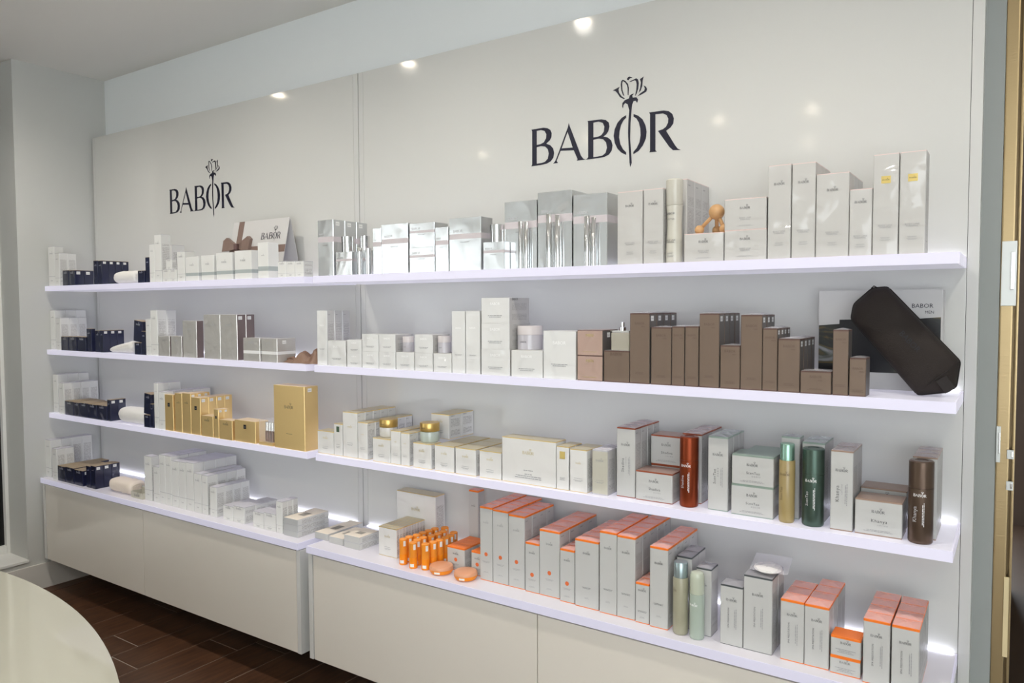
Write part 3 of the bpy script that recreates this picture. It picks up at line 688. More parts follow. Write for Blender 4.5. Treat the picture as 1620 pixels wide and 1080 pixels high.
M_SPRAY = mat('pale_green_bottle', (.40, .47, .40), .25, coat=.5)
M_SPCAP = mat('pale_green_cap', (.49, .53, .42), .2, coat=.5)
M_OR = mat('orange_plastic', (.94, .29, .010), .35)
M_ORT = mat('orange_plastic_top', (.90, .31, .03), .4)
M_ORL = mat('compact_lid', (.72, .35, .20), .3)
M_SCARF = mat('brown_satin', (.20, .115, .075), .45, bump=.2, bscale=150)
M_BAG = mat('bag_fabric', (.017, .011, .0085), .75, bump=.25, bscale=500)
M_BAG2 = mat('bag_seam', (.012, .008, .007), .7)
M_CLEARP = mat('clear_plastic', (.95, .95, .97), .05, alpha=.16, spec=.9)
M_FILMB = mat('plastic_bag', (.93, .93, .97), .08, alpha=.22, bump=.6, bscale=45, spec=.9)
JARGRP = {'CJ': ('silver_jar', 'silver jars'), 'LJ': ('lavender_jar', 'lavender jars'), 'GJ': ('gold_lidded_jar', 'gold lidded jars')}
def build_jar(st, x, y, z, w, d, h, label):
    r = min(w, d) / 2; nm, g = JARGRP[st]
    t = tag(empty(nm, (x + w / 2, y + d / 2, z + .0005)), label, 'jar', g); b = .0012
    if st == 'CJ':
        put('body', lathe_mesh('body', [(r * .93, 0), (r * .97, .001), (r * .97, h * .60)], M_CHROME), t)
        put('lid', lathe_mesh('lid', [(r * .93, h * .602), (r * .93, h * .625), (r, h * .63), (r, h - b), (r - b, h)], M_CHROME), t)
    elif st == 'LJ':
        put('body', lathe_mesh('body', [(r * .97, 0), (r, .001), (r, h * .62)], M_LAVJ), t)
        put('lid', lathe_mesh('lid', [(r * .97, h * .622), (r * .97, h * .63), (r, h * .632), (r, h - .003), (r * .97, h)], M_LAVL), t)
        put('lettering', curved(font_mesh('BABOR', M_GREY), r + .0004, .55 * r), t, (0, 0, h * .3))
    else:
        green = 'green' in label
        put('body', lathe_mesh('body', [(r * .90, 0), (r * .97, .002), (r, h * .12), (r, h * .48), (r * .96, h * .55)], M_GLASSJ if green else M_CREAMJ), t)
        put('lid', lathe_mesh('lid', [(r * .99, h * .56), (r, h * .57), (r, h - .002), (r * .97, h)], M_GOLDL), t)
        put('lettering', curved(font_mesh('BABOR', M_BROWNINK), r + .0004, .5 * r), t, (0, 0, h * .72))
def curved(me, R, s):
    m2 = me.copy()
    for v in m2.vertices:
        a = v.co.x * s / R; v.co = (R * math.sin(a), -R * math.cos(a), v.co.z * s)
    return m2
def patch(R, a0, a1, z0, z1, m, seg=6):
    v = []; f = []
    for i in range(seg + 1):
        a = a0 + (a1 - a0) * i / seg
        v += [(R * math.sin(a), -R * math.cos(a), z0), (R * math.sin(a), -R * math.cos(a), z1)]
    for i in range(seg): f.append((2 * i, 2 * i + 2, 2 * i + 3, 2 * i + 1))
    me = bpy.data.meshes.new('label_patch'); me.from_pydata(v, [], f); me.materials.append(m); me.polygons.foreach_set('use_smooth', [True] * len(f)); return me
def logo_curved(m, R, s):
    k = ('lc', m.name, round(R, 4), round(s, 4))
    if k not in LC: LC[k] = curved(logo_mesh(m), R, s)
    return LC[k]
def build_tube(x, y, z, w, d, h, label):
    r = min(w, d) / 2
    t = tag(empty('chrome_tube', (x + w / 2, y + d / 2, z + .0005)), label, 'tube', 'chrome tube bottles')
    put('base', lathe_mesh('base', [(r - .0006, 0), (r, .0006), (r, h * .2)], M_CHROME, 24), t)
    put('cap', lathe_mesh('cap', [(r - .0006, h * .2 + .0001), (r - .0006, h * .2 + .0008), (r, h * .2 + .0009), (r, h * .82), (r * .96, h * .825), (r * .96, h - .001), (r * .9, h)], M_CHROME, 24), t)
def build_bottle(st, x, y, z, w, d, h, label, text):
    r = min(w, d) / 2; cx, cy = x + w / 2, y + d / 2
    if st in ('RB', 'GB', 'DB'):
        m = {'RB': M_RB, 'GB': M_GB, 'DB': M_DB}[st]
        t = tag(empty('metallic_bottle', (cx, cy, z + .0005)), label, 'bottle', 'metallic bottles')
        hs = h * .665
        put('body', lathe_mesh('body', [(r * .9, 0), (r * .97, .002), (r, .006), (r, hs)], m, 40), t)
        put('cap', lathe_mesh('cap', [(r - .0012, hs + .0002), (r - .0012, hs + .0012), (r, hs + .0014), (r, h - .003), (r - .003, h - .0004), (r * .55, h), (r * .5, h - .0015)], m, 40), t)
        txt = {'RB': 'Shadiva', 'GB': 'ScenTao', 'DB': 'Khanya'}[st]
        put('logo', logo_curved(M_WHITEINK, r + .0004, .030), t, (0, 0, h * .575))
        put('lettering', curved(font_mesh(txt, M_SILVERINK, vert=True), r + .0004, .038), t, (0, 0, h * .36), rot=(0, 0, -.25))
        put('fine_print', curved(lines_mesh([1.1, 1.3], M_WHITEINK, .07, vert=True), r + .0004, .045), t, (0, 0, h * .36), rot=(0, 0, .25))
    elif st in ('YB', 'PG'):
        m, c = (M_AMBER, M_GCAP) if st == 'YB' else (M_PALEG, M_BCAP)
        t = tag(empty('glass_bottle', (cx, cy, z + .0005)), label, 'bottle', 'glass bottles')
        hs = h * .79
        put('body', lathe_mesh('body', [(r * .88, 0), (r * .97, .003), (r, .010), (r, hs - .004), (r * .95, hs)], m, 40), t)
        put('cap', lathe_mesh('cap', [(r * .90, hs + .0003), (r * .90, h - .003), (r * .84, h)], c, 40), t)
        put('logo', logo_curved(M_BROWNINK, r + .0004, .028), t, (0, 0, h * .60), rot=(0, 0, -.1 if st == 'YB' else -.8))
        if st == 'YB': put('lettering', curved(font_mesh('ScenTao', M_BROWNINK, vert=True), r + .0004, .036), t, (0, 0, h * .37), rot=(0, 0, -.35))
    elif st == 'PT':
        t = tag(empty('spray_bottle', (cx, cy, z + .0005)), label, 'bottle')
        hs = h * .67
        put('body', lathe_mesh('body', [(r * .9, 0), (r * .97, .002), (r, .008), (r, hs)], M_SPRAY, 40), t)
        put('cap', lathe_mesh('cap', [(r * .96, hs + .0004), (r * .96, h - .016), (r * .92, h - .009), (r * .80, h - .003), (r * .5, h - .0004), (r * .2, h)], M_SPCAP, 40), t)
        put('logo', logo_curved(M_WHITEINK, r + .0004, .026), t, (0, 0, h * .50), rot=(0, 0, -.2))
    else:
        t = tag(empty('pump_bottle', (cx, cy, z + .0005)), label, 'bottle')
        pr = [(r * .96, 0), (r, .003), (r, h * .12), (r * .93, h * .30), (r * .86, h * .45), (r * .90, h * .58), (r * .985, h * .685)]
        put('body', lathe_mesh('body', pr, M_PUMP, 40), t)
        put('cap', lathe_mesh('cap', [(r * .985, h * .687), (r, h * .69), (r, h - .003), (r - .003, h)], M_PUMP, 40), t)
        put('logo', curved(font_mesh('BABOR', M_GREY), r * .9 + .0012, .028), t, (0, 0, h * .575), rot=(0, 0, -.2))
        put('lettering', curved(font_mesh('TESTER', M_GREY, spacing=1.2), r * .87 + .0016, .026), t, (0, 0, h * .51), rot=(0, 0, -.2))
        put('lettering', curved(font_mesh('BODY LINE\nTHERMAL', M_GREY), r * .96 + .0010, .032), t, (0, 0, h * .26), rot=(0, 0, -.2))
        put('fine_print', curved(lines_mesh([.8, .7, 0, 1.0, .8], M_PALE, .1), r + .0006, .026), t, (0, 0, h * .115), rot=(0, 0, -.2))
_stickm = None
def build_stick(x, y, z, w, d, h, label):
    global _stickm
    r = .0152
    if _stickm is None:
        _stickm = (lathe_mesh('body', [(r - .001, 0), (r, .001), (r, h * .42)], M_OR, 24), lathe_mesh('cap', [(r - .0005, h * .42 + .0002), (r - .0003, h * .43), (r - .0003, h - .0015), (r - .0018, h), (r * .4, h - .0004)], M_ORT, 24),
                   patch(r + .0003, -.15, .85, h * .07, h * .19, M_STICK), patch(r + .0003, .75, 1.35, h * .74, h * .95, M_STICK))
    t = tag(empty('orange_stick', (x + w / 2, y + d / 2, z + .0005)), label, 'tube', 'orange stick tubes')
    put('body', _stickm[0], t); put('cap', _stickm[1], t); put('sticker', _stickm[2], t); put('sticker', _stickm[3], t)
def build_compact(x, y, z, w, d, h, label):
    r = (w + d) / 4; h = min(h, .032)
    t = tag(empty('round_compact', (x + w / 2, y + d / 2, z + .0005)), label, 'compact', 'orange compacts')
    put('base', lathe_mesh('base', [(r * .72, 0), (r * .86, .002), (r * .97, h * .3), (r, h * .52)], M_OR, 40), t)
    put('lid', lathe_mesh('lid', [(r, h * .53), (r * .985, h * .72), (r * .93, h * .86), (r * .8, h * .94), (r * .4, h * .99), (r * .1, h)], M_ORL, 40), t)
    put('sticker', patch(r * .985, .05, .55, h * .2, h * .42, M_STICK), t)
def build_towel(x, y, z, w, d, h, label):
    """rolled cloth along X: rounded front end, coil at the right end"""
    flat = 'fol' in label; cream = 'cream' in label
    m = M_TOWELC if cream else M_TOWEL
    nu, nv = 26, 22; v = []; f = []
    L = w * .95
    for i in range(nu + 1):
        s = i / nu; xx = -L / 2 + L * s
        prof = math.sin(min(1, s * 3.2) * math.pi / 2) ** .6 if s < .32 else 1.0
        if s > .93: prof *= 1 - (s - .93) * 2.2
        if flat and not cream: hh = h * (.35 + .65 * s)
        else: hh = h
        for k in range(nv):
            a = 2 * math.pi * k / nv
            ca, sa = math.cos(a), math.sin(a)
            e = .8
            yy = d * .46 * math.copysign(abs(ca) ** e, ca) * prof; zz = hh / 2 + hh / 2 * math.copysign(abs(sa) ** e, sa) * prof
            q = noise.noise(Vector((xx * 40 + x, yy * 40, zz * 60))) * .003 * prof
            v.append((xx, yy + q, max(zz + q, 0.0)))
    for i in range(nu):
        for k in range(nv): f.append((i * nv + k, i * nv + (k + 1) % nv, (i + 1) * nv + (k + 1) % nv, (i + 1) * nv + k))
    f.append(tuple(range(nv - 1, -1, -1))); f.append(tuple(nu * nv + k for k in range(nv)))
    t = tag(empty('white_towel', (x + w / 2, y + d / 2, z + .0004)), label, 'towel', 'towels among the navy boxes')
    me_obj('cloth_roll', v, f, m, parent=t, smooth=True)
    pts = []
    for i in range(40):
        a = i * .42; rr = (h * .40) * (1 - i / 46)
        pts.append((L / 2 + .0005, d * .40 * rr / (h * .40) * math.cos(a), h / 2 + rr * .85 * math.sin(a)))
    put('rolled_end', tube_mesh('rolled_end', pts, .0022, m, 6), t)
def build_scarf(x, y, z, w, d, h, label):
    t = tag(empty('satin_scarf', (x + w / 2, y + d / 2, z + .0004)), label, 'scarf')
    n, mm = 40, 22; v = []; f = []
    for i in range(n + 1):
        for j in range(mm + 1):
            u, s = i / n, j / mm; xx = (u - .5) * w; yy = (s - .5) * d
            env = max(0, (1 - (2 * u - 1) ** 4) * (1 - (2 * s - 1) ** 4))
            zz = env * (h * .55 + h * .28 * math.sin(u * 15 + s * 7) + h * .2 * math.sin(s * 17 - u * 5 + 1)) * (.55 + .6 * u)
            v.append((xx + .006 * math.sin(s * 12), yy + .006 * math.sin(u * 14), max(zz, .0008)))
    for i in range(n):
        for j in range(mm): a = i * (mm + 1) + j; f.append((a, a + mm + 1, a + mm + 2, a + 1))
    me_obj('crumpled_cloth', v, f, M_SCARF, parent=t, smooth=True)
    pts = [(w * .18 + .05 * math.cos(a) * (1 - .02 * i), .02 + .028 * math.sin(a), h * .72 + .012 * math.sin(a * 1.5)) for i, a in enumerate([k * .33 for k in range(20)])]
    put('knot', tube_mesh('knot', pts, [.006 + .004 * math.sin(i * .9) ** 2 for i in range(20)], M_SCARF, 8), t)
    pts = [(-w * .48 + i * w * .06, -d * .3 + .01 * math.sin(i), .012 + .006 * math.sin(i * .7)) for i in range(9)]
    put('ribbon_end', tube_mesh('ribbon_end', pts, [.004 + .004 * math.sin(i * .5) for i in range(9)], M_SCARF, 8), t)
def build_tray(x, y, z, w, d, h, label):
    d, h = .075, .03
    t = tag(empty('sample_tray', (x + w / 2, y + d / 2, z + .0004)), label, 'tray')
    box('tray_floor', -w / 2, w / 2, -d / 2, d / 2, 0, .002, P_CREAM, t)
    fr = box('tray_wall', -w / 2, w / 2, -d / 2, -d / 2 + .002, .002, h, P_CREAM, t); box('tray_wall', -w / 2, w / 2, d / 2 - .002, d / 2, .002, h * 1.5, P_CREAM, t)
    box('tray_wall', -w / 2, -w / 2 + .002, -d / 2 + .002, d / 2 - .002, .002, h, P_CREAM, t); box('tray_wall', w / 2 - .002, w / 2, -d / 2 + .002, d / 2 - .002, .002, h, P_CREAM, t)
    decal('logo', logo_mesh(M_GREY), t, 0, -d / 2 - .0004, h * .3, .05)
    for i in range(3):
        s = tag(empty('sample_packet', (x + w * (.45 + .2 * i), y + d * .5, z + .003)), '%s tiny upright sample packet in the open white tray' % ('left', 'middle', 'right')[i], 'packet', 'sample packets in the tray')
        box('packet_body', -.010, .010, -.004, .004, 0, .048, P_CREAM, s, .002); box('packet_crimp', -.010, .010, -.001, .001, .048, .054, P_WHITE, s)
def build_case(x, y, z, w, d, h, label):
    t = tag(empty('clear_case', (x + w / 2, y + d / 2, z + .0004)), label, 'case')
    box('base', -w / 2, w / 2, -d / 2, d / 2, 0, .012, P_GOLD, t, .001)
    cm = box_mesh('cover', -w / 2 + .001, w / 2 - .001, -d / 2 + .001, d / 2 - .001, .0122, h, M_CLEARP, .002, 1); put('cover', cm, t)
    for i in range(4):
        s = tag(empty('brown_stick', (x + w * (.22 + .19 * i), y + d * .35, z + .0130)), '%s brown stick from the left inside the clear plastic case' % ('first', 'second', 'third', 'fourth')[i], 'stick', 'brown sticks in the clear case')
        put('body', lathe_mesh('body', [(.009, 0), (.010, .001), (.010, h * .42)], M_BROWNMET, 18), s); put('cap', lathe_mesh('cap', [(.0095, h * .425), (.0095, h * .74), (.008, h * .76)], M_CHROME, 18), s)
M_BROWNMET = mat('brown_metal', (.16, .08, .05), .35, metal=.6)
def build_perfume(x, y, z, w, d, h, label):
    hb = h * .63
    t = tag(empty('perfume_bottle', (x + w / 2, y + d / 2, z + .0005)), label, 'bottle')
    M_PG = mat('perfume_glass', (.62, .58, .48), .06, trans=.45, coat=.5); M_PS = mat('perfume_shoulder', (.72, .72, .70), .1, trans=.4)
    put('body', box_mesh('body', -w / 2, w / 2, -d / 2, d / 2, 0, hb, M_PG, .004, 3), t)
    put('shoulder', box_mesh('shoulder', -w / 2 + .002, w / 2 - .002, -d / 2 + .002, d / 2 - .002, hb + .0002, hb + .006, M_PS, .002, 2), t)
    put('collar', lathe_mesh('collar', [(.0105, hb + .006), (.0105, hb + .016), (.009, hb + .017)], M_CHROME, 24), t)
    put('sprayer', lathe_mesh('sprayer', [(.006, hb + .017), (.006, h - .001), (.005, h)], M_CHROME, 20), t)
    s = tag(empty('tester_strip', (x - .045, y + .05, z + .002)), 'cream paper tester strip lying across rose gold box', 'paper strip')
    s.location = (1.30, y + .045, z + .058 - .0)
    return t
def build_massager(x, y, z, w, d, h, label):
    t = tag(empty('wooden_massager', (x + w / 2, y + d / 2, z + .0004)), label, 'massager')
    rb, rs = .0222, .0135; hb = h - rb - .0005
    def sph(n, c, r):
        bm = bmesh.new(); bmesh.ops.create_uvsphere(bm, u_segments=24, v_segments=14, radius=r)
        return put(n, bm_mesh(bm, n, M_BEECH, True), t, c)
    top = (.012, .0, hb); sph('ball', top, rb)
    feet = [(-.034, -.012, rs), (.003, .030, rs), (.036, -.006, rs)]
    for c in feet:
        sph('foot_ball', c, rs)
        put('leg', tube_mesh('leg', [top, c], .0055, M_BEECH, 12), t)
def build_puff(x, y, z, w, d, h, label):
    t = tag(empty('wrapped_puff', (x + .050, y + .062, z + .0075)), label, 'puff')
    t.rotation_euler = (math.radians(1.5), math.radians(1), math.radians(8))
    put('pad', lathe_mesh('pad', [(.012, 0), (.032, .002), (.038, .007), (.036, .012), (.025, .0155), (.005, .017)], M_TOWEL, 32), t, (-.004, -.026, 0.0008))
    v = []; f = []; n, m = 18, 14
    for s in (1, -1):
        b = len(v)
        for i in range(n + 1):
            for j in range(m + 1):
                u, q = i / n * 2 - 1, j / m * 2 - 1; e = max(0, (1 - u ** 4) * (1 - q ** 4)); p = Vector((u * 6, q * 6, s * 3.0))
                v.append((u * .050, q * .072 + .012, .009 + s * e * (.0088 + .006 * noise.noise(p))))
        for i in range(n):
            for j in range(m): a = b + i * (m + 1) + j; f.append((a, a + m + 1, a + m + 2, a + 1))
    me_obj('plastic_bag', v, f, M_FILMB, parent=t, smooth=True)

TABLE = [  # kind, style, x, y, z, width, depth, height in 0.1 mm, how many deep, tilt, sticker, print, label
 ('box','W',-21661,-2660,17013,721,486,2209,1,0,0,'','tall white carton at the far left end of the top shelf'),
 ('box','W',-20768,-2740,17013,494,466,1796,2,0,0,'','white carton behind navy boxes at far left, top shelf'),
 ('box','N',-19894,-2760,17013,643,251,830,1,0,0,'','leftmost low navy box on the top shelf'),
 ('box','N',-19183,-2760,17013,608,506,811,2,0,1,'','low navy box with white sticker on the top shelf'),
 ('box','N',-16738,-2710,17013,422,404,1246,1,0,0,'','taller navy box left of the white towel, top shelf'),
 ('box','N',-16275,-2710,17013,396,356,1227,4,0,1,'','taller stickered navy box touching the towel on the top shelf'),
 ('towel','T',-15342,-2760,17013,2459,1000,636,1,0,0,'','rolled white towel lying among navy boxes, top shelf'),
 ('box','N',-12478,-2760,17013,594,594,592,1,0,0,'','low navy box right of the towel on the top shelf'),
 ('box','N',-11792,-2760,17013,365,365,1224,1,0,0,'','slim navy box beside tall white cartons on the top shelf'),
 ('box','W',-11427,-2760,17013,433,433,1839,1,0,0,'','slim white carton just right of navy boxes, top shelf'),
 ('box','W',-10976,-2760,17013,559,505,2265,1,0,0,'','tallest white carton on the left half of the top shelf'),
 ('box','W',-10263,-2800,17013,564,564,582,1,0,0,'','small white carton left of a pair, top shelf left'),
 ('box','W',-9681,-2800,17013,544,500,572,1,0,0,'','small white carton right of a pair, top shelf left'),
 ('box','W',-10074,-2740,17595,492,238,481,1,0,0,'','small white carton standing on the small pair, top shelf'),
 ('box','W',-12098,-1460,17013,458,720,1907,1,0,0,'','grey backed white carton at rear, top shelf left'),
 ('box','W',-9129,-2760,17013,593,533,1382,1,0,0,'','white carton left of the grey banded cartons'),
 ('box','WT',-8467,-2760,17013,989,900,1097,1,0,0,'','first grey banded white carton from the left'),
 ('box','WT',-7264,-2760,17013,943,900,1112,1,0,0,'','second grey banded white carton from the left'),
 ('box','WT',-6155,-2760,17013,1157,900,1174,1,0,0,'','third grey banded white carton from the left'),
 ('box','WT',-4840,-2760,17013,1160,700,1216,1,0,0,'','largest grey banded carton under the ribbon card'),
 ('box','WT',-3266,-2760,17013,687,556,1491,1,0,0,'','tall grey banded carton in front of the ribbon card'),
 ('box','W',-1963,-2780,17013,516,516,660,1,0,0,'','leftmost of three tiny cartons at left top shelf end'),
 ('box','W',-1432,-2780,17013,520,520,645,1,0,0,'','middle of three tiny cartons at left top shelf end'),
 ('box','W',-898,-2780,17013,517,519,630,1,0,0,'','rightmost of three tiny cartons at left top shelf end'),
 ('box','W',-21871,-2560,13470,545,573,2198,3,0,0,'','tallest white carton at far left, second shelf'),
 ('box','W',-20956,-2710,13470,544,474,1774,3,0,0,'','white carton in front of the tallest, far left second shelf'),
 ('box','N',-20240,-2780,13470,764,550,753,1,0,0,'','first low navy box from left, second shelf'),
 ('box','N',-19407,-2780,13470,837,550,772,1,0,0,'','second low navy box from left, second shelf'),
 ('box','N',-18481,-2780,13470,881,550,774,1,0,0,'','third low navy box from left, second shelf'),
 ('box','N',-17592,-2740,13470,497,230,1225,1,0,0,'','tall navy box left of the shiny wrapped ones, second shelf'),
 ('box','N',-16722,-2740,13470,496,200,1139,1,0,0,'','shiny wrapped navy box beside the towel, second shelf'),
 ('box','N',-16205,-2740,13470,286,375,1153,3,0,1,'','stickered navy box touching the towel, second shelf'),
 ('towel','T',-15911,-2760,13470,2613,1000,700,1,0,0,'','folded white towel on the second shelf'),
 ('box','N',-12909,-2780,13470,601,500,596,1,0,0,'','low navy box right of the towel, second shelf'),
 ('box','N',-13118,-2710,14066,757,450,1047,1,6,0,'','navy box leaning on top of a low one, second shelf'),
 ('box','N',-12301,-2760,13470,397,409,1167,1,0,0,'','slim navy box beside white cartons, second shelf'),
 ('box','W',-11904,-2760,13470,422,422,1781,1,0,0,'','slim white carton right of navy boxes, second shelf'),
 ('box','W',-11464,-2760,13470,578,497,2201,2,0,0,'','tall white carton left of silver boxes, second shelf'),
 ('box','SL',-10791,-2780,13470,924,600,959,1,0,0,'','first small silver wrapped box, second shelf'),
 ('box','SL',-9754,-2780,13470,878,600,973,1,0,0,'','second small silver wrapped box, second shelf'),
 ('box','SL',-8832,-2760,13470,1097,377,1704,1,0,0,'','silver wrapped box of medium height, second shelf'),
 ('box','SL',-7176,-2760,13470,1207,700,1989,1,0,0,'','left of two tall silver boxes, second shelf'),
 ('box','SL',-5953,-2760,13470,1192,463,1995,2,0,1,'','right of two tall silver boxes, second shelf'),
 ('box','SB',-4342,-2780,13470,1122,700,999,1,0,0,'','silver box with pale stripe, left of two, second shelf'),
 ('box','SB',-3108,-2780,13470,1011,994,993,1,0,1,'','silver box with pale stripe, right of two, second shelf'),
 ('scarf','C',-2066,-2660,13470,2145,1700,652,1,0,0,'','crumpled brown ribbon scarf at the end of the second shelf'),
 ('box','W',-21800,-2560,9905,544,580,2153,3,0,0,'','tallest white carton at far left, third shelf'),
 ('box','W',-20852,-2710,9905,567,476,1726,4,0,0,'','white carton behind navy boxes at far left, third shelf'),
 ('box','N',-20129,-2740,9905,922,700,769,2,0,0,'','first low navy box from left, third shelf'),
 ('box','N',-19184,-2740,9905,632,700,755,2,0,0,'','second low navy box from left, third shelf'),
 ('box','N',-18530,-2740,9905,840,600,776,2,0,0,'','third low navy box from left, third shelf'),
 ('box','N',-17647,-2740,9905,862,600,766,2,0,0,'','fourth low navy box from left, third shelf'),
 ('box','N',-16742,-2740,9905,964,600,778,1,0,0,'','fifth low navy box from left, third shelf'),
 ('box','N',-15770,-2710,9905,308,418,1113,2,0,1,'','taller stickered navy box at the towel, third shelf'),
 ('towel','T',-15317,-2760,9905,2951,1000,805,1,0,0,'','rolled white towel on the third shelf'),
 ('box','N',-12234,-2780,9905,535,500,616,1,0,0,'','low navy box right of the towel, third shelf'),
 ('box','N',-12358,-2710,10521,618,450,1019,1,5,0,'','navy box leaning on top of a low one, third shelf'),
 ('box','N',-11691,-2760,9905,262,329,1177,1,0,0,'','slim navy box beside white cartons, third shelf'),
 ('box','W',-11421,-2710,9905,344,608,2221,2,0,0,'','tall white carton next to the gold boxes, third shelf'),
 ('box','W',-10958,-2760,9905,517,500,1827,5,0,0,'','white carton heading a row behind gold boxes, third shelf'),
 ('box','G',-10441,-2760,9905,705,300,1726,1,0,0,'K','leftmost gold box with black label square, third shelf'),
 ('box','G',-9597,-2760,9905,578,500,1840,1,0,0,'','second gold box from left, third shelf'),
 ('box','G',-9001,-2760,9905,683,338,1875,3,0,1,'','third gold box from left heading a row, third shelf'),
 ('box','G',-8282,-2760,9905,703,428,1722,4,0,1,'K','gold box with black label square heading a stickered row'),
 ('box','G',-7468,-2800,9905,887,500,945,1,0,0,'','small cubic gold box left of the slim one'),
 ('box','G',-6530,-2800,9905,367,278,1298,2,0,1,'K','slim gold box with black label square'),
 ('box','G',-6079,-2830,9905,936,450,872,1,0,0,'','small cubic gold box right of the slim one'),
 ('box','G',-5051,-2780,9905,1443,700,944,1,0,0,'K','wide low gold box with black label square'),
 ('case','X',-3396,-2780,9905,900,900,1077,1,0,0,'','clear plastic case of brown sticks on gold base'),
 ('box','G',-2341,-2810,9905,1914,738,2635,1,0,1,'','large gold box at the right end of the left third shelf'),
 ('box','W',-21930,-3030,6303,645,575,2093,4,0,0,'','tallest white carton at far left of the left counter'),
 ('box','W',-20815,-3180,6303,533,471,1718,2,0,0,'','white carton in front of the tallest, left counter'),
 ('box','N',-20222,-3180,6303,837,600,834,4,0,0,'','leftmost navy box on the left counter'),
 ('box','N',-19363,-3180,6303,885,600,864,3,0,0,'','second navy box from left on the left counter'),
 ('box','N',-18411,-3180,6303,884,550,830,2,0,1,'','lower stickered navy box on the left counter'),
 ('box','N',-17278,-3130,6303,452,700,1152,2,0,0,'','fourth navy box from left on the left counter'),
 ('box','N',-16794,-3130,6303,457,438,1211,3,0,1,'','stickered navy box beside the towel on the left counter'),
 ('towel','T',-15879,-3030,6303,2627,1000,707,1,0,0,'','flat folded cream towel on the left counter'),
 ('tray','Y',-13226,-2980,6303,1069,750,504,1,0,0,'','open white tray with samples on the left counter'),
 ('box','WB',-12149,-2880,6303,616,418,2200,1,0,0,'','first white carton of the big white block, left counter'),
 ('box','WB',-11373,-2880,6303,507,507,1766,1,0,0,'','second shorter white carton of the big white block'),
 ('box','WB',-10846,-2880,6303,499,478,2398,4,0,0,'','third white carton of the big white block'),
 ('box','WB',-10336,-2880,6303,501,477,2391,4,0,0,'','fourth white carton of the big white block'),
 ('box','WB',-9815,-2880,6303,563,600,2218,4,0,0,'','fifth white carton of the big white block'),
 ('box','WB',-9232,-2880,6303,563,600,2233,4,0,0,'','sixth white carton of the big white block'),
 ('box','WB',-8639,-2880,6303,581,589,2270,4,0,0,'','seventh white carton of the big white block'),
 ('box','WB',-8029,-2880,6303,561,550,1837,4,0,0,'','eighth white carton of the big white block'),
 ('box','WB',-7430,-2880,6303,430,519,1810,4,0,0,'','ninth white carton of the big white block'),
 ('box','WB',-6843,-2880,6303,504,447,1359,4,0,0,'','last and shortest white carton of the big white block'),
 ('box','WB',-5870,-2880,6303,725,700,649,2,0,0,'','low white carton, left of first pair on left counter'),
 ('box','WB',-5128,-2880,6303,775,600,728,3,0,0,'','low white carton, right of first pair on left counter'),
 ('box','WB',-3780,-2880,6303,709,600,686,2,0,0,'','low white carton, left of second pair on left counter'),
 ('box','WB',-3055,-2880,6303,786,600,740,2,0,0,'','low white carton, right of second pair on left counter'),
 ('box','WB',-2237,-2880,6303,408,284,1348,3,0,0,'','slim white carton left of the flat stacked boxes'),
 ('box','F',-1721,-2930,6303,886,1700,248,1,0,0,'','bottom flat box of the three box stack, left counter'),
 ('box','F',-1714,-2930,6550,886,1700,247,1,0,0,'','middle flat box of the three box stack, left counter'),
 ('box','F',-1708,-2930,6798,885,1700,247,1,0,0,'','top flat box of the three box stack, left counter'),
 ('box','S',399,-2710,17013,880,626,2186,3,0,1,'','tall silver box at left end of right top shelf'),
 ('box','S',1455,-2760,17013,867,500,886,1,0,0,'','small silver box under the silver jar'),
 ('jar','CJ',1586,-2760,17899,506,568,608,1,0,0,'','silver jar on the small silver box at left'),
 ('tube','CT',2521,-2760,17013,228,256,1014,1,0,0,'','first chrome tube bottle on the top shelf'),
 ('tube','CT',2757,-2560,17013,253,281,1006,1,0,0,'','second chrome tube bottle on the top shelf'),
 ('box','S',2158,-2260,17013,657,500,953,1,0,0,'','silver box hidden behind the chrome tube bottles'),
 ('jar','CJ',2099,-2260,17966,407,469,576,1,0,0,'','silver jar standing behind the chrome tube bottles'),
 ('box','S',3391,-2710,17013,429,600,1691,2,0,0,'','slim silver box left of the wide silver box'),
 ('box','S',3880,-2760,17013,1302,900,1793,1,0,0,'','wide silver box with lavender band, top shelf left'),
 ('box','S',5244,-2760,17013,1174,800,874,1,0,0,'','lower silver box of the stacked pair'),
 ('box','S',5256,-2760,17887,1172,800,871,1,0,0,'','upper silver box of the stacked pair'),
 ('box','S',6447,-2760,17013,597,700,1538,2,0,0,'','narrow silver box right of the stacked pair'),
 ('box','S',7084,-2760,17013,1375,700,1798,1,0,0,'','large silver box left of the second jar'),
 ('box','S',8540,-2760,17013,879,340,915,1,0,0,'','small silver box under the second silver jar'),
 ('jar','CJ',8654,-2710,17928,508,508,587,1,0,0,'','silver jar beside the tall silver boxes'),
 ('box','S',9178,-2410,17013,1271,800,2234,1,0,0,'','shortest tall silver box behind chrome tubes'),
 ('box','S',10485,-2410,17013,1276,900,2440,2,0,0,'','tallest silver box behind chrome tubes'),
 ('box','S',11803,-2410,17013,1206,800,2249,2,0,0,'','rightmost tall silver box behind chrome tubes'),
 ('tube','CT',9896,-2710,17013,154,154,1537,1,0,0,'','left chrome tube before the shortest tall silver box'),
 ('tube','CT',10049,-2610,17013,161,161,1525,1,0,0,'','right chrome tube before the shortest tall silver box'),
 ('tube','CT',10958,-2710,17013,180,180,1693,1,0,0,'','left chrome tube before the tallest silver box'),
 ('tube','CT',11207,-2610,17013,201,201,1656,1,0,0,'','right chrome tube before the tallest silver box'),
 ('tube','CT',12326,-2710,17013,191,191,1539,1,0,0,'','left chrome tube before the rightmost silver box'),
 ('tube','CT',12528,-2610,17013,158,158,1494,1,0,0,'','right chrome tube before the rightmost silver box'),
